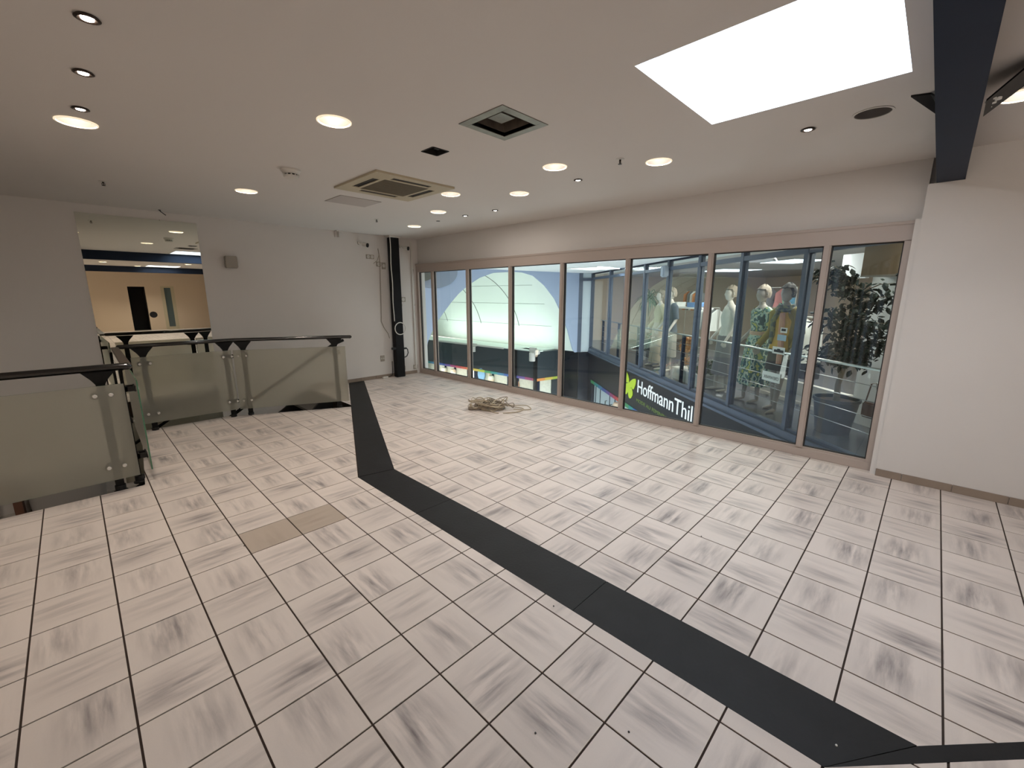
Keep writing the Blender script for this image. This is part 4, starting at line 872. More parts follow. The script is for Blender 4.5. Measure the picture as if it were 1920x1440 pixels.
mb = MB(); mb.lathe([(0, .14), (.07, .12), (.10, .05), (.10, -.02), (.07, -.10), (.05, -.14), (.05, -.2), (.16, -.26), (.16, -.4)], (x, y, -1.20), 16, cap1=True); build(mb, 'head', 'cutout', t, smooth=True)
# sign lettering
def text_mesh(txt, size, depth, spacing=1.0):
    cu = bpy.data.curves.new('t', 'FONT'); cu.body = txt; cu.size = size; cu.extrude = depth; cu.space_character = spacing
    o = bpy.data.objects.new('t', cu); COL.objects.link(o); bpy.context.view_layer.update()
    me = bpy.data.meshes.new_from_object(o.evaluated_get(bpy.context.evaluated_depsgraph_get())); bpy.data.objects.remove(o)
    V = [tuple(v.co) for v in me.vertices]; F = [tuple(p.vertices) for p in me.polygons]; return V, F
def sign(txt, s_start, s_end, zb, cap, m, t, name, parent, bold=0, mirror_=False):
    V, F = text_mesh(txt, 1.0, .0); A = np.array(V); x0, x1 = A[:, 0].min(), A[:, 0].max(); y0, y1 = A[:, 1].min(), A[:, 1].max()
    W = abs(s_end-s_start); kx = W/(x1-x0); ky = cap/(.70 if y1 > .6 else (y1-y0))
    sg = -1 if s_end < s_start else 1
    def mp(x, y): return s_start+sg*(x-x0)*kx
    mb = MB(); V2 = [B(mp(v[0], v[1]), t, zb+v[1]*ky) for v in V]; mb.add(V2, F)
    o = build(mb, name, m, parent)
    if bold:
        me = o.data
        b2 = bmesh.new(); b2.from_mesh(me)
        b2.normal_update(); r_ = bmesh.ops.solidify(b2, geom=b2.faces[:], thickness=bold); b2.to_mesh(me); b2.free()
    return o
sg = thing('shop_sign', B(4.0, -.055, -.9), 'white lettering sign with lime butterfly on the charcoal fascia', 'sign')
sign('HoffmannThill', 4.40, 2.04, -.505, .28, mat('sign_white', (240, 240, 240), .5, emit=(240, 240, 240), es=.25), -.056, 'lettering', sg, bold=.006)['label'] = 'large white letters'
sign('MODE AU FEMININ', 4.42, 3.02, -.715, .072, mat('sign_green', (120, 140, 70), .5), -.056, 'small_lettering', sg, bold=.003)['label'] = 'small olive green letters'
lime = mat('lime_green', (190, 214, 60), .5, emit=(190, 214, 60), es=.12)
def bpoly(P):
    q = [Bray(u, v, -.056) for u, v in P]; mb = MB(); n_ = len(q); V = [B(a, -.056, b) for a, b in q]+[B(a, -.066, b) for a, b in q]
    mb.add(V, [tuple(range(n_)), tuple(reversed(range(n_, 2*n_)))]+[(i, (i+1) % n_, n_+(i+1) % n_, n_+i) for i in range(n_)]); return build(mb, 'butterfly_wing', lime, sg)
def z8(P): return [(1100+x/8, 640+y/8) for x, y in P]
bpoly(z8([(578, 425), (600, 450), (625, 505), (637, 560), (640, 625), (625, 618), (600, 612), (585, 585), (570, 550), (568, 500), (572, 455)]))
bpoly(z8([(640, 625), (665, 590), (700, 565), (735, 562), (742, 590), (735, 640), (715, 700), (702, 722), (690, 712), (678, 690), (645, 700)]))
bpoly(z8([(640, 625), (645, 700), (630, 735), (615, 770), (600, 792), (582, 785), (570, 740), (566, 680), (575, 645), (600, 628), (622, 622)]))
bpoly(z8([(645, 700), (678, 700), (690, 760), (688, 810), (668, 848), (652, 858), (636, 840), (628, 800), (628, 745)]))
# ---- notices stuck to the shop glass
def notice(P0, P1, m, label, mirrored=None):
    s0, z1 = Bray(*P0, -.012); s1, z0 = Bray(*P1, -.012); t = thing('notice', B((s0+s1)/2, -.008, z0), label, 'notice', 'paper notices on the shop glass')
    mb = MB(); mb.box((min(s0, s1), -.012, z0), (max(s0, s1), -.008, z1), fn=B); build(mb, 'sheet', m, t); return t, s0, s1, z0, z1
paper = mat('notice_paper', (206, 214, 208), .7)
t, s0, s1, z0, z1 = notice((1430, 694), (1461, 720), paper, 'largest pale paper notice low on the shop glass, lettering mirrored')
ink = mat('notice_ink', (48, 52, 54), .7)
# seen from the back: the text runs from right to left
o = sign('CREWPARK', s1+.02, s0-.03, z1-.085, .04, ink, -.0135, 'notice_text', t)
o = sign('COMING SOON', s1+.03, s0-.05, z1-.135, .028, ink, -.0135, 'notice_text', t) if False else None
for k, zz in enumerate((.115, .14, .17)):
    mb = MB(); mb.box((s1+.03, -.0135, z1-zz-.008), (s0-.04-.02*k, -.0125, z1-zz), fn=B); build(mb, 'text_line', mat('faint_ink', (120, 126, 126), .7) if not bpy.data.materials.get('faint_ink') else bpy.data.materials['faint_ink'], t)
t, s0, s1, z0, z1 = notice((1449, 649), (1470, 666), paper, 'small white notice with a black shape just at the rail')
mb = MB(); mb.box((s1+.015, -.0135, z0+.02), (s0-.03, -.0125, z0+.05), fn=B); mb.box(((s0+s1)/2-.03, -.0135, z0+.045), ((s0+s1)/2+.02, -.0125, z1-.02), fn=B); build(mb, 'print', ink, t)
t, s0, s1, z0, z1 = notice((1464, 614), (1475, 625), paper, 'tiny square notice above the pale blue one')
mb = MB(); mb.box((s1+.018, -.0135, z0+.02), (s0-.018, -.0125, z1-.012), fn=B); build(mb, 'print', ink, t)
notice((1458, 627), (1473, 640), mat('pale_blue_notice', (150, 178, 190), .7), 'pale blue square notice on the jacketed mannequin pane')
s_, z_ = Bray(1249, 509, -.08); x, y, _ = B(s_, -.10, 0); t = thing('wall_speaker', (x, y, z_), 'small grey loudspeaker at the top of a shop front bar', 'loudspeaker')
mb = MB(); mb.box((s_-.06, -.16, z_-.10), (s_+.07, -.05, z_+.10), fn=B); build(mb, 'casing', mat('pale_blue_plastic', (168, 178, 190), .5), t, bevel=.02); mb = MB(); mb.box((s_-.02, -.06, z_-.02), (s_+.02, -.04, z_+.02), fn=B); build(mb, 'bracket', 'bluegrey', t)
# ---- shop interior shell
SHP = clip([B(SN-1.2, .06, 0)[:2], B(SC+2.5, .06, 0)[:2], B(SC+2.5, 7.5, 0)[:2], B(SN-1.2, 7.5, 0)[:2]], -1, 0, -4.82)
mb = MB(); mb.prism(SHP, -.12, -.0); struct(build(mb, 'floor_shop', mat('dark_shop_floor', (78, 80, 84), .25, var=.06, vscale=2)), 'dark stone floor of the fashion shop', 'floor')
shc = curve_sheet('ceiling', SHP, [], AC+.01, .1, mat('shop_ceiling_paint', (200, 192, 186), .85), 'pale ceiling of the fashion shop', 'ceiling')
sw1 = mat('shop_wall_beige', (208, 188, 170), .8); sww = mat('shop_wall_white', (236, 234, 232), .8)
mb = MB(); mb.box((SN-1.2, 7.0, 0), (SC+2.5, 7.2, AC), fn=B); mb.box((SC+2.2, .05, 0), (SC+2.4, 7.2, AC), fn=B); struct(build(mb, 'wall_shop', sw1), 'beige back wall of the fashion shop', 'wall')
mb = MB(); mb.box((-1.35, 1.05, 0), (.42, 1.17, AC), fn=B); mb.box((-1.35, .25, 0), (-1.30, 1.1, AC), fn=B); struct(build(mb, 'wall_shop_near', sww), 'white wall behind the ficus tree in the shop', 'wall')
mb = MB(); mb.box((.46, 1.0, 0), (2.25, 1.05, .30), fn=B); mb.box((.46, 1.0, .30), (2.25, 1.10, .32), fn=B); mb.box((.46, .985, 0), (2.25, 1.0, .06), fn=B); tag(build(mb, 'low_plinth', mat('plinth_white', (204, 198, 190), .6), bevel=.003), 'long low white plinth behind the mannequins', 'plinth')
mb = MB(); mb.box((1.45, 1.25, .32), (2.6, 1.5, .60), fn=B); tag(build(mb, 'black_bench', 'blackm', bevel=.01), 'long black bench behind the white plinth', 'bench')
x_ = Bray(1622, 466, .72); y_ = Bray(1690, 513, .72)
t = thing('bulkhead', B(0, .9, 1.8), 'brown wooden bulkhead box hanging above the ficus tree', 'bulkhead'); mb = MB(); mb.box((min(x_[0], y_[0])-.25, .72, y_[1]), (max(x_[0], y_[0]), 1.045, AC), fn=B); build(mb, 'casing', mat('brown_board', (140, 116, 88), .6, var=.05), t)
mb = MB(); mb.box((min(x_[0], y_[0])-.25, .715, y_[1]-.015), (max(x_[0], y_[0]), 1.045, y_[1]), fn=B); build(mb, 'bottom_edge', 'greyplast', t)
mb = MB(); a, b = Bray(1582, 478, 1.0), Bray(1624, 513, 1.0); mb.box((b[0], 1.0, b[1]-.05), (a[0], 1.045, a[1]), fn=B); tag(build(mb, 'lit_wall_square', mat('lit_square_white', (240, 240, 244), .6)), 'white board standing in for a lit square of wall behind the ficus tree', 'board')  # lit square of the shop wall, put in as a whiter board
t = thing('dark_doorway', B(9.0, 2.6, 0), 'dark doorway with exit sign at the far end of the shop', 'door')
a, b = Bray(1126, 537, 2.0), Bray(1142, 600, 2.0)
mb = MB(); mb.box((b[0]-.3, 2.0, 0), (a[0]+.2, 2.06, a[1]), fn=B); build(mb, 'leaf', 'dark', t); a, b = Bray(1133, 527, 1.98), Bray(1143, 535, 1.98)
mb = MB(); mb.box((b[0], 1.96, b[1]), (a[0], 1.99, a[1]), fn=B); build(mb, 'exit_sign', mat('exit_sign_dark', (40, 52, 50), .5), t)
for k, (s, t_, w_, l_) in enumerate(((6.0, 1.0, .9, .9), (6.3, 3.0, 1.0, 1.0), (3.4, 2.4, .9, .7), (1.4, 2.6, .8, .6))):
    t = thing('shop_roof_light', B(s, t_, AC), ['bright light panel in the shop ceiling, farthest left', 'bright light panel in the shop ceiling, deepest in the shop', 'bright light panel in the shop ceiling above the floral dress', 'bright light panel in the shop ceiling nearest the ficus'][k], 'ceiling light', 'light panels of the shop ceiling')
    mb = MB(); mb.box((s-w_/2, t_-l_/2, AC-.012), (s+w_/2, t_+l_/2, AC-.002), fn=B); build(mb, 'diffuser', 'diffuser', t)
    mb = MB(); mb.box((s-w_/2-.03, t_-l_/2-.03, AC-.006), (s+w_/2+.03, t_+l_/2+.03, AC-.0), fn=B); build(mb, 'frame', 'white', t)
# ---- safety rail behind the glass
t = thing('safety_rail', B(3.5, .1, 0), 'steel safety rail with wires just inside the shop glass', 'railing')
mb = MB(); mb.tube([B(SN, .11, .86), B(7.6, .11, .86)], .014, 8); build(mb, 'handrail', 'chrome', t, smooth=True)
for z in (.24, .40, .55, .70): mb = MB(); mb.tube([B(SN, .11, z), B(7.6, .11, z)], .004, 6); build(mb, 'wire', 'chrome', t)
for s in (.10, 2.20, 2.93, 4.95, 6.2, 7.45): mb = MB(); mb.box((s-.022, .10, 0), (s+.022, .15, .86), fn=B); build(mb, 'post', 'steelblk', t)
# ---- ficus in a dark pot
random.seed(11)
px_, py_, _ = B(.05, .47, 0); t = thing('ficus_tree', (px_, py_, 0), 'ficus tree with dark leaves in a tall charcoal pot', 'potted tree')
mb = MB(); mb.lathe([(.155, 0), (.165, .01), (.212, .37), (.226, .375), (.226, .405), (.208, .405), (.204, .35), (0, .35)], (px_, py_, 0), 6 if False else 24, cap0=True); build(mb, 'pot', mat('charcoal_pot', (52, 55, 58), .5), t, smooth=True)
mb = MB(); mb.lathe([(.205, .362), (.15, .375), (0, .37)], (px_, py_, 0), 20); build(mb, 'soil', mat('soil', (70, 52, 40), .9), t)
mb = MB(); T0 = Vector((px_, py_, .36)); sd = Vector((BU.x, BU.y, 0)); td = Vector((BN.x, BN.y, 0))
tp = [T0, T0+Vector((0, 0, .2))+sd*.01, T0+Vector((0, 0, .42))-sd*.03, T0+Vector((0, 0, .7))-sd*.02, T0+Vector((0, 0, 1.1)), T0+Vector((0, 0, 1.35))]; mb.tube(tp, [.034, .028, .025, .02, .013, .006], 8)
brs = []
for k in range(26):
    h = random.uniform(.38, 1.25); w = random.uniform(0, 2*PI); l = random.uniform(.25, .55)*(1.1-.35*abs(h-.85)); st_ = T0+Vector((0, 0, h)); e = st_+sd*math.cos(w)*l*1.0+td*math.sin(w)*l*.55+Vector((0, 0, random.uniform(.0, .30))); m_ = (st_+e)/2+Vector((0, 0, .06)); mb.tube([st_, m_, e], [.009, .006, .003], 5); brs.append((st_, m_, e))
build(mb, 'trunk', mat('ficus_bark', (122, 108, 88), .8), t, smooth=True)
mb = MB()
def leaf(mb, p, d, l, w_, nrm):
    d = d.normalized(); sd_ = d.cross(nrm); sd_ = sd_.normalized() if sd_.length > 1e-4 else d.orthogonal().normalized(); up = sd_.cross(d)
    V = [p, p+d*l*.35+sd_*w_-up*w_*.25, p+d*l*.7+sd_*w_*.75-up*w_*.3, p+d*l-up*w_*.6, p+d*l*.7-sd_*w_*.75-up*w_*.3, p+d*l*.35-sd_*w_-up*w_*.25, p+d*l*.5]
    mb.add(V, [(0, 1, 6), (1, 2, 6), (2, 3, 6), (3, 4, 6), (4, 5, 6), (5, 0, 6)])
for (a, m_, e) in brs:
    for q in range(56):
        k = random.uniform(.25, 1.08); c = a*(1-k)**2+m_*2*k*(1-k)+e*k*k; c = c+Vector((random.gauss(0, .055), random.gauss(0, .055), random.gauss(0, .05)))
        d = Vector((random.uniform(-1, 1), random.uniform(-1, 1), random.uniform(-1.1, .2))); leaf(mb, c, d, random.uniform(.065, .10), random.uniform(.019, .028), Vector((random.uniform(-.5, .5), random.uniform(-.5, .5), 1)))
o = build(mb, 'foliage', mat('ficus_leaf', (24, 37, 27), .6, spec=.25, var=.25, vscale=18), t); o['kind'] = 'stuff'
# ---- yucca and other plants
def spiky(s, t_, z, h, n_, label, name='yucca'):
    x, y, _ = B(s, t_, 0); t = thing(name, (x, y, 0), label, 'potted plant')
    mb = MB(); mb.lathe([(.13, 0), (.16, .01), (.20, .34), (.18, .34), (0, .30)], (x, y, 0), 18, cap0=True); build(mb, 'pot', 'fascia', t, smooth=True)
    mb = MB(); mb.tube([(x, y, .3), (x+.02, y, z*.7), (x, y+.02, z)], [.035, .03, .025], 8); build(mb, 'stem', bpy.data.materials['ficus_bark'], t, smooth=True)
    mb = MB()
    for k in range(n_):
        w = random.uniform(0, 2*PI); el = random.uniform(-.5, 1.4); l = h*random.uniform(.7, 1); p = Vector((x, y, z+random.uniform(-.1, .1)))
        P = [p+Vector((math.cos(w)*math.cos(el-.5*q*q), math.sin(w)*math.cos(el-.5*q*q), math.sin(el-.7*q*q)))*l*q for q in (.0, .35, .7, 1)]
        sd_ = Vector((-math.sin(w), math.cos(w), 0)); W = [.008, .02, .015, .001]; V = []
        for a, b in zip(P, W): V += [a-sd_*b, a+sd_*b]
        mb.add(V, [(0, 1, 3, 2), (2, 3, 5, 4), (4, 5, 7, 6)])
    o = build(mb, 'leaves', bpy.data.materials.get('yucca_leaf') or mat('yucca_leaf', (52, 84, 62), .5, var=.2, vscale=10), t); o['kind'] = 'stuff'
spiky(7.6, 1.5, 1.45, .55, 60, 'tall spiky yucca plant at the left end of the shop'); spiky(6.3, 1.2, .55, .5, 40, 'low spiky plant in front of the tall yucca')
spiky(4.3, 3.0, 1.25, .35, 30, 'small leafy plant on a stem deep in the shop', 'leafy_plant')
# planter box with cloud-like blossoms
t = thing('planter_box', B(3.0, .42, 0), 'white planter box with moss and peach blossoms by the glass', 'planter')
mb = MB(); mb.box((2.42, .20, 0), (3.42, .66, .20), fn=B); mb.box((2.40, .18, .19), (3.44, .68, .215), fn=B); build(mb, 'box', mat('planter_white', (196, 194, 186), .6), t, bevel=.004)
mb = MB()
for k in range(90):
    a, b = random.uniform(2.46, 3.0), random.uniform(.25, .62); p = Vector(B(a, b, .20)); 
    for q in range(4): leaf(mb, p+Vector((0, 0, random.uniform(0, .06))), Vector((random.uniform(-1, 1), random.uniform(-1, 1), random.uniform(.2, 1.4))), .07, .02, Vector((0, 1, .3)))
for k in range(60):
    a, b = random.uniform(2.5, 2.8), random.uniform(.3, .5); p = Vector(B(a, b, random.uniform(.24, .44)))
    for q in range(3): leaf(mb, p, Vector((random.uniform(-1, 1), random.uniform(-1, 1), random.uniform(-.4, 1))), .08, .024, Vector((0, 1, .3)))
o = build(mb, 'moss', mat('moss_green', (84, 96, 48), .8, var=.3, vscale=20), t); o['kind'] = 'stuff'
for (u, v, r) in ((1288, 646, .115), (1283, 652, .08), (1291, 641, .09), (1290, 676, .07), (1298, 638, .06)):
    s_, z_ = Bray(u, v, .32); c = Vector(B(s_, .32, z_)); mb = MB()
    for k in range(int(130*r/.1)):
        w = Vector((random.gauss(0, 1), random.gauss(0, 1), random.gauss(0, .7))).normalized(); leaf(mb, c+w*r*random.uniform(.5, 1), w+Vector((random.uniform(-.5, .5), random.uniform(-.5, .5), 0)), .035, .022, Vector((.3, .4, 1)))
    mb.tube([tuple(c), (c.x, c.y, .22)], .004, 5); o = build(mb, 'blossom', bpy.data.materials.get('peach_blossom') or mat('peach_blossom', (216, 168, 116), .7, var=.12, vscale=30), t)
# ---- racks, shelves and clothes deeper in the shop
CN = {'white_fabric': 'white', 'grey_fabric': 'grey', 'orange_fabric': 'orange', 'teal_blue_fabric': 'teal blue', 'dusty_pink_fabric': 'dusty pink'}
def rack(s, t_, L_, z, n_, cols, label, glen=.6, gname='hanging_garment', glab=''):
    x, y, _ = B(s, t_, 0); t = thing('clothes_rack', (x, y, 0), label, 'clothes rack')
    mb = MB(); mb.tube([B(s-L_/2, t_, z), B(s+L_/2, t_, z)], .012, 6)
    for q in (-1, 1): mb.tube([B(s+q*L_/2, t_, z), B(s+q*L_/2, t_, .03)], .012, 6); mb.box((s+q*L_/2-.02, t_-.2, 0), (s+q*L_/2+.02, t_+.2, .03), fn=B)
    build(mb, 'frame', 'chrome', t)
    for k in range(n_):
        a = s-L_/2+L_*(k+.5)/n_; m_ = cols[k % len(cols)]; g_ = thing('garment', B(a, t_, z-glen), ('rightmost', 'second from the right', 'third from the right', 'fourth from the right', 'fifth from the right', 'leftmost')[k if k < n_-1 else 5]+' '+CN[m_.name]+' garment '+glab, 'garment', 'garments '+glab)
        w_ = random.uniform(.13, .17); mb = MB(); V = []; 
        def ga(q, r_, z_): 
            c = B(a, t_, z_); e = Vector((c[0], c[1], 0))+(td*q+sd*r_); return (e.x, e.y, z_)
        rings = [(.015, .01, z-.03), (.06, .02, z-.06), (w_, .03, z-.13), (w_*1.02, .035, z-.3), (w_*1.2, .045, z-glen)]; n2 = 12
        for (rx, ry, zz) in rings:
            for j in range(n2): V.append(ga(rx*math.cos(2*PI*j/n2)*(1+.06*math.sin(5*j)), ry*math.sin(2*PI*j/n2), zz))
        F = [(i*n2+j, i*n2+(j+1) % n2, (i+1)*n2+(j+1) % n2, (i+1)*n2+j) for i in range(4) for j in range(n2)]+[tuple(range(4*n2, 5*n2))]
        mb.add(V, F); build(mb, 'cloth', m_, g_, smooth=True)
        mb = MB(); c = B(a, t_, z+.005); mb.tube([c, (c[0], c[1], z-.04)], .004, 5); build(mb, 'hanger', 'chrome', g_)
wh = mat('white_fabric', (238, 238, 232), .8, emit=(222, 222, 214), es=.06); gf = mat('grey_fabric', (120, 120, 122), .85); of = mat('orange_fabric', (206, 124, 58), .8); bf = mat('teal_blue_fabric', (92, 142, 170), .8); rf = mat('dusty_pink_fabric', (180, 116, 110), .85)  # white cloth has a faint emission in place of light falling on it
rack(1.50, 1.14, .62, 1.24, 4, [wh], 'steel rack of long white garments beside the ficus', .64, glab='on the rack beside the ficus tree')
rack(5.9, 2.3, .9, 1.25, 6, [wh, gf], 'steel rack of pale garments in the middle of the shop', .55, glab='on the rack in the middle of the shop')
rack(8.3, 3.2, .9, 1.7, 5, [gf, of, wh], 'steel rack of grey and orange garments at the far left of the shop', .6, glab='on the rack at the far left of the shop')
rack(4.9, 3.4, .9, 1.72, 3, [bf, rf, gf], 'steel rack of blue and pink garments at the back of the shop', .45, glab='on the rack at the back of the shop')
t = thing('display_table', B(7.6, 2.6, 0), 'white display table with folded clothes in the shop', 'table')
mb = MB(); mb.box((6.7, 2.4, 1.18), (8.8, 2.9, 1.22), fn=B); build(mb, 'tabletop', 'white', t)
for a in (6.75, 8.75):
    for b in (2.45, 2.85): mb = MB(); mb.box((a-.02, b-.02, 0), (a+.02, b+.02, 1.18), fn=B); build(mb, 'leg', 'white', t)
for k, (a, m_, lab) in enumerate(((8.2, wh, 'stack of folded white shirts on the display table'), (7.2, mat('sky_fabric', (110, 152, 204), .8), 'stack of folded sky-blue jumpers on the display table'))):
    for q in range(3): mb = MB(); mb.box((a-.2-.01*q, 2.5, 1.22+.045*q), (a+.2, 2.8, 1.263+.045*q), fn=B); tag(build(mb, 'folded_garment', m_, bevel=.012), [lab.replace('stack of', 'lowest of the'), lab.replace('stack of', 'middle one of the'), lab.replace('stack of', 'topmost of the')][q], 'folded clothes', 'folded clothes on the display table')
# ---- mannequins
def skin_body(J, E, R):
    me = bpy.data.meshes.new('b'); me.from_pydata([tuple(v) for v in J], E, []); o = bpy.data.objects.new('b', me); COL.objects.link(o)
    sk = o.modifiers.new('s', 'SKIN'); sk.use_smooth_shade = True; sub = o.modifiers.new('u', 'SUBSURF'); sub.levels = 2; sub.render_levels = 2
    for i, r in enumerate(R): me.skin_vertices[0].data[i].radius = (r, r) if not isinstance(r, tuple) else r
    me.skin_vertices[0].data[0].use_root = True
    bpy.context.view_layer.update(); m2 = bpy.data.meshes.new_from_object(o.evaluated_get(bpy.context.evaluated_depsgraph_get())); bpy.data.objects.remove(o)
    V = [tuple(v.co) for v in m2.vertices]; F = [tuple(p.vertices) for p in m2.polygons]; return V, F
def head_mesh(mb, c, turn, tilt=0):
    n, m = 20, 16; V = []; F = []
    for i in range(n+1):
        ph = PI*i/n; z = math.cos(ph)
        for j in range(m):
            w = 2*PI*j/m; r = math.sin(ph); x, y = r*math.cos(w), r*math.sin(w)          # +y = face
            X, Y, Z = x*.070, y*.088, z*.112
            if z < 0: X *= 1+.30*z; Y = Y*(1+.16*z)+(.014*-z)
            if y > .6:
                if -.25 < z < .15: Y += .016*(1-abs(x)*5)*max(0, 1-abs(z+.1)/.22) if abs(x) < .2 else 0
                if .08 < z < .3 and .15 < abs(x) < .55: Y -= .006
                if -.55 < z < -.38 and abs(x) < .3: Y += .005
                if -.86 < z < -.7: Y += .006
            if y < -.3 and z < -.35: Y *= .8
            V.append((X, Y, Z))
    for i in range(n):
        for j in range(m): F.append((i*m+j, i*m+(j+1) % m, (i+1)*m+(j+1) % m, (i+1)*m+j))
    R = Matrix.Translation(c) @ Matrix.Rotation(turn, 4, 'Z') @ Matrix.Rotation(tilt, 4, 'X'); mb.add([tuple(R @ Vector(v)) for v in V], F)
    for s in (-1, 1): e = [(s*.070, -.004, .012), (s*.078, -.014, .022), (s*.078, -.018, -.006), (s*.070, -.008, -.024)]; mb.tube([tuple(R @ Vector(p)) for p in e], .007, 6)
    return R
def hair(c, R, m_, parent, long_=False):
    mb = MB(); n, m = 12, 22; V = []; F = []
    for i in range(n+1):
        ph = PI*.66*i/n
        for j in range(m):
            w = 2*PI*j/m; x, y, z = math.sin(ph)*math.cos(w), math.sin(ph)*math.sin(w), math.cos(ph)
            if y > .25 and z < .55: z = .55+.1*(z-.55); 
            k = 1+.05*math.sin(7*w+9*ph)+.03*math.sin(17*w)
            V.append((x*.080*k, y*.096*k-.006, z*.124*k+.004))
    for i in range(n):
        for j in range(m): F.append((i*m+j, i*m+(j+1) % m, (i+1)*m+(j+1) % m, (i+1)*m+j))
    mb.add([tuple(R @ Vector(v)) for v in V], F); return build(mb, 'hair', m_, parent, smooth=True)
def mannequin(s, t_, face, label, bodym, hairm, H_=1.66, armL=(.10, .02), armR=(.14, .10), feet=((-.09, 0), (.09, .10))):
    x, y, _ = B(s, t_, 0); t = thing('mannequin', (x, y, 0), label, 'mannequin', 'dressed mannequins in the shop window'); k = H_/1.66
    W = Matrix.Translation((x, y, 0)) @ Matrix.Rotation(face, 4, 'Z') @ Matrix.Scale(k, 4)      # local: +y front, +x its left... 
    J = [(0, 0, .90), (0, .0, 1.0), (0, -.005, 1.12), (0, .0, 1.24), (0, -.005, 1.34), (0, .005, 1.40), (0, .02, 1.46)]; R = [(.125, .095), (.105, .08), (.10, .078), (.12, .085), (.07, .055), (.042, .042), (.04, .042)]; E = [(0, 1), (1, 2), (2, 3), (3, 4), (4, 5), (5, 6)]
    for q, (fx, fy), ar in ((-1, feet[0], armL), (1, feet[1], armR)):
        b = len(J); J += [(q*.085, 0, .84), (fx*.95+q*.005, fy*.6, .46), (fx, fy-.01, .10), (fx, fy-.02, .035), (fx+q*.01, fy+.07, .022), (fx+q*.015, fy+.14, .015)]
        R += [.085, .050, .028, .026, .024, .014]; E += [(0, b), (b, b+1), (b+1, b+2), (b+2, b+3), (b+3, b+4), (b+4, b+5)]
        b = len(J); ex, ey = ar
        J += [(q*.10, 0, 1.325), (q*.165, -.005, 1.30), (q*(.20+ex*.4), -.03, 1.06), (q*(.20+ex), ey, .86), (q*(.205+ex), ey+.03, .80)]
        R += [.055, .048, .034, .022, .021]; E += [(4, b), (b, b+1), (b+1, b+2), (b+2, b+3), (b+3, b+4)]
    V, F = skin_body(J, E, R); mb = MB(); mb.add(V, F)
    for q, ar in ((-1, armL), (1, armR)):
        ex, ey = ar; h = Vector((q*(.205+ex), ey+.03, .80))
        for f_, (off, l) in enumerate(((-.024, .062), (-.008, .070), (.008, .066), (.022, .052))):
            mb.tube([h+Vector((0, off*.9, -.005)), h+Vector((-q*.004, off*1.1, -l*.55)), h+Vector((-q*.012, off*1.15, -l))], [.0085, .008, .006], 7)
        mb.tube([h+Vector((0, .015, .02)), h+Vector((0, .036, -.01)), h+Vector((-q*.004, .042, -.035))], [.009, .008, .006], 7)
    mb.xf(W); mb2 = MB(); head_mesh(mb2, (0, .012, 1.545), 0)
    mb2.xf(W); mb.add(mb2.v, mb2.f); build(mb, 'body', bodym, t, smooth=True)
    hair(None, W @ Matrix.Translation((0, .008, 1.553)), hairm, t); return t, W
def garment(t, W, rings, m_, name, fold=0, nf=9, n=28, sleeves=None, arms=None):
    mb = MB(); mb.loft([(0, cy, z, rx, ry) for z, rx, ry, cy in rings], n, fold=fold, nf=nf, cap=False)
    if sleeves:
        for q, (ex, ey) in ((-1, arms[0]), (1, arms[1])):
            P = [Vector((q*.11, 0, 1.325)), Vector((q*.175, -.003, 1.295)), Vector((q*(.20+ex*.4), -.03, 1.06)), Vector((q*(.20+ex), ey, .86))]
            if sleeves < 1: P = P[:2]+[P[1].lerp(P[2], sleeves*2 if sleeves < .5 else 1)]
            mb.tube(P, [.062, .062, .050, .040][:len(P)], 12, cap=False)
    mb.xf(W); return build(mb, name, m_, t, smooth=True)
TOP = [(1.36, .065, .055, 0), (1.335, .13, .075, 0), (1.28, .165, .10, 0), (1.18, .155, .115, .01), (1.04, .135, .10, 0)]
def fabric_print(name, cols, scale=9):
    m = bpy.data.materials.new(name); m.use_nodes = True; N = m.node_tree.nodes; L = m.node_tree.links; b = N['Principled BSDF']; b.inputs['Roughness'].default_value = .8
    g = N.new('ShaderNodeNewGeometry'); v = N.new('ShaderNodeTexNoise'); v.inputs['Scale'].default_value = scale; v.inputs['Detail'].default_value = 1.5; L.new(g.outputs['Position'], v.inputs['Vector'])
    c = N.new('ShaderNodeValToRGB'); c.color_ramp.interpolation = 'CONSTANT'; L.new(v.outputs['Fac'], c.inputs[0]); el = c.color_ramp.elements
    for k, col in enumerate(cols):
        e = el[k] if k < 2 else el.new(.5); e.position = .34+.32*k/len(cols); e.color = s2l(col)
    L.new(c.outputs[0], b.inputs['Base Color']); return m
bone = mat('bone_mannequin', (206, 196, 184), .55); taupe = mat('taupe_mannequin', (168, 156, 146), .5); hm = mat('sculpted_hair', (138, 124, 108), .7, var=.25, vscale=60); hd = mat('dark_sculpted_hair', (76, 70, 66), .7, var=.25, vscale=60)
fB = math.atan2(BU.y, BU.x)-PI/2        # facing along the shop front, to the picture's left
arms = ((.03, .10), (.05, .14))
# nearest: mustard jacket
t, W = mannequin(.98, .46, fB+1.75, 'mannequin in mustard jacket, scarf and dark shorts, nearest the ficus', taupe, hd, 1.68, *arms, feet=((-.09, .12), (.10, -.06)))
garment(t, W, [(1.33, .10, .08, 0), (1.2, .14, .115, .01), (1.0, .14, .11, .01), (.84, .15, .125, .01)], mat('yellow_shirt', (206, 160, 60), .8), 'shirt')
garment(t, W, [(1.35, .10, .07, -.01), (1.28, .175, .10, -.02), (1.1, .175, .12, -.025), (.9, .185, .125, -.03), (.78, .20, .13, -.03)], mat('mustard_jacket', (142, 122, 52), .8), 'jacket', sleeves=1, arms=arms, fold=.05)
mb = MB(); P = [(-.05, .118, 1.30), (-.08, .135, 1.1), (-.10, .14, .85), (-.10, .14, .66)]; mb.tube(P, [.03, .036, .034, .03], 8); mb.xf(W); build(mb, 'lapel', mat('salmon_fabric', (204, 152, 126), .8), t, smooth=True)
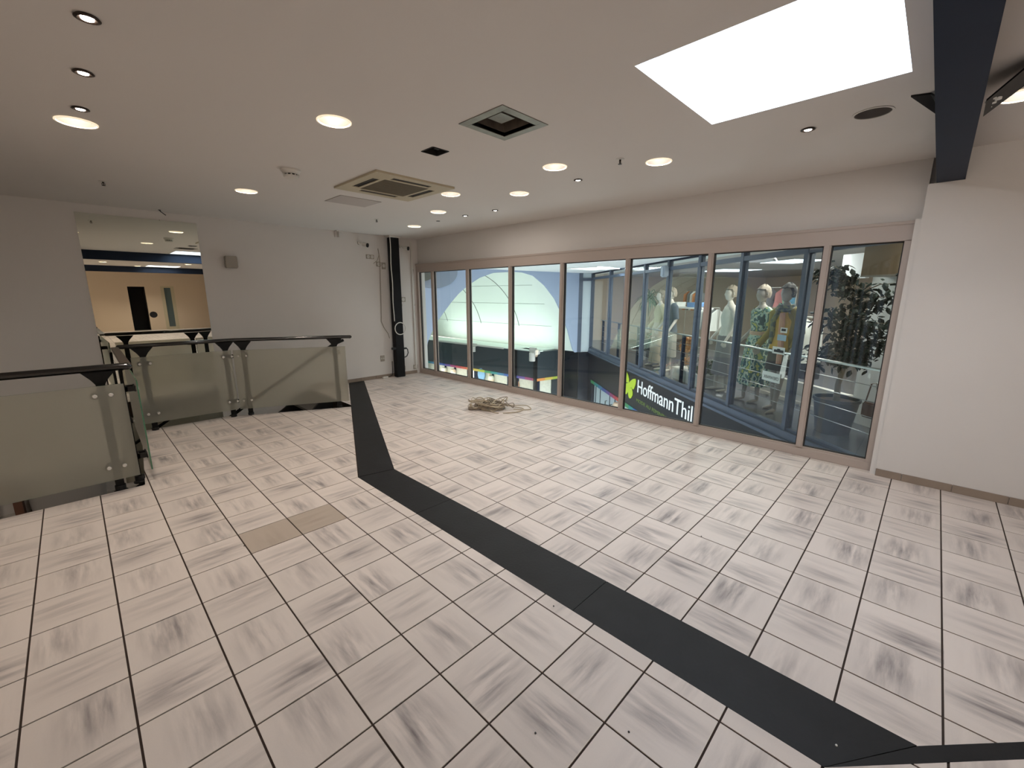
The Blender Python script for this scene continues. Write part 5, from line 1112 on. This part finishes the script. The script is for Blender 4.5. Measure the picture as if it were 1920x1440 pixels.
mb = MB()
for k in range(3): rr = .072+.012*k; mb.tube([(rr*math.cos(w)*1.1, .01+rr*math.sin(w), 1.385-.02*k+.012*math.sin(2*w)) for w in np.linspace(0, 2*PI, 18)[:-1]], .022, 8, closed=True)
mb.tube([(.03, .09, 1.33), (.06, .13, 1.2), (.05, .14, 1.02), (.07, .135, .9)], [.03, .034, .03, .02], 8); mb.xf(W); build(mb, 'scarf', fabric_print('slate_scarf', [(60, 66, 68), (92, 98, 88), (128, 124, 84)], 22), t, smooth=True)
garment(t, W, [(.92, .135, .105, 0), (.8, .165, .125, 0), (.56, .185, .13, .01)], mat('brown_shorts', (62, 56, 50), .85), 'shorts', fold=.04)
# floral dress
t, W = mannequin(1.50, .50, fB+1.45, 'mannequin in belted green floral dress', taupe, hm, 1.67, *arms)
fl = fabric_print('floral_print', [(40, 70, 74), (150, 176, 160), (186, 188, 160), (60, 98, 90), (168, 166, 84), (206, 208, 196)], 11)
garment(t, W, TOP+[(1.0, .14, .105, 0), (.88, .185, .14, 0), (.6, .215, .17, 0), (.30, .24, .20, 0), (.26, .24, .2, 0)], fl, 'dress', fold=.10, sleeves=.45, arms=arms)
garment(t, W, [(1.035, .148, .112, 0), (1.03, .155, .118, 0), (.985, .156, .12, 0), (.98, .148, .112, 0)], mat('tan_belt', (178, 142, 112), .6), 'belt')
# white lace top, grey skirt
t, W = mannequin(2.22, .48, fB+1.35, 'mannequin in white sleeveless top and long grey skirt', bone, hm, 1.68, *arms)
garment(t, W, TOP+[(.98, .15, .11, 0), (.90, .175, .13, 0)], mat('ivory_lace', (212, 210, 196), .85), 'top')
garment(t, W, [(1.0, .135, .10, 0), (.88, .18, .135, 0), (.6, .20, .155, 0), (.36, .22, .18, 0), (.28, .235, .19, 0)], mat('grey_skirt', (118, 114, 114), .85), 'skirt', fold=.08)
# far pair
t, W = mannequin(4.15, .45, fB+1.5, 'mannequin in dark navy blouse and pale skirt beside the planter', bone, hm, 1.68, *arms)
garment(t, W, TOP+[(.95, .155, .115, 0), (.80, .185, .14, 0)], mat('navy_blouse', (66, 76, 88), .8), 'blouse', sleeves=.8, arms=arms)
garment(t, W, [(.95, .14, .105, 0), (.8, .175, .13, 0), (.3, .19, .15, 0)], mat('grey_beige_skirt', (150, 146, 136), .85), 'skirt', fold=.05)
t, W = mannequin(4.75, .50, fB+1.5, 'mannequin in beige blouse and wide beige trousers, farthest left', bone, hm, 1.64, *arms)
garment(t, W, TOP+[(.98, .15, .115, 0)], mat('beige_blouse', (192, 178, 142), .8), 'blouse', sleeves=1, arms=arms)
bt = mat('beige_trousers', (196, 180, 158), .85)
mb = MB(); mb.loft([(0, 0, 1.0, .135, .10), (0, 0, .86, .175, .13)], 24, cap=False)
for q in (-1, 1): mb.loft([(q*.06, 0, .90, .10, .12), (q*.09, .02, .6, .095, .105), (q*.10, .04, .1, .11, .12)], 18, cap=False, fold=.08)
mb.xf(W); build(mb, 'trousers', bt, t, smooth=True)
# handbag on the far wall of the near pane
s_, z_ = Bray(1632, 762, .98); t = thing('handbag', B(s_, .98, z_-.1), 'brown handbag hanging low right of the ficus pot', 'handbag')
mb = MB(); mb.box((s_-.12, .95, z_-.14), (s_+.09, 1.03, z_+.04), fn=B); build(mb, 'bag', mat('brown_leather', (96, 72, 64), .5), t, bevel=.015)
mb = MB(); mb.tube([B(s_+.08, .99, z_+.03), B(s_+.04, .99, z_+.26), B(s_-.02, .99, z_+.28), B(s_-.09, .99, z_+.03)], .008, 6); build(mb, 'strap', bpy.data.materials['brown_leather'], t, smooth=True)
# shop lights: lamps under the ceiling panels, plus added fill without a fitting
for s, t_, p in ((6.0, 1.0, 30), (6.3, 3.0, 50), (3.4, 2.4, 60), (1.4, 2.6, 30), (3.4, .9, 30), (1.2, .9, 24), (-.5, .80, 26), (1.6, .75, 14)):
    area('shop_lamp_and_fill', B(s, t_, AC-.02), .8, p, (1, .93, .88))
area('lower_shop_lamp', (9.0, 9.5, -1.2), .2, 14, (1, .96, .88), rot=(0, -PI*.42, 0), size_y=5)
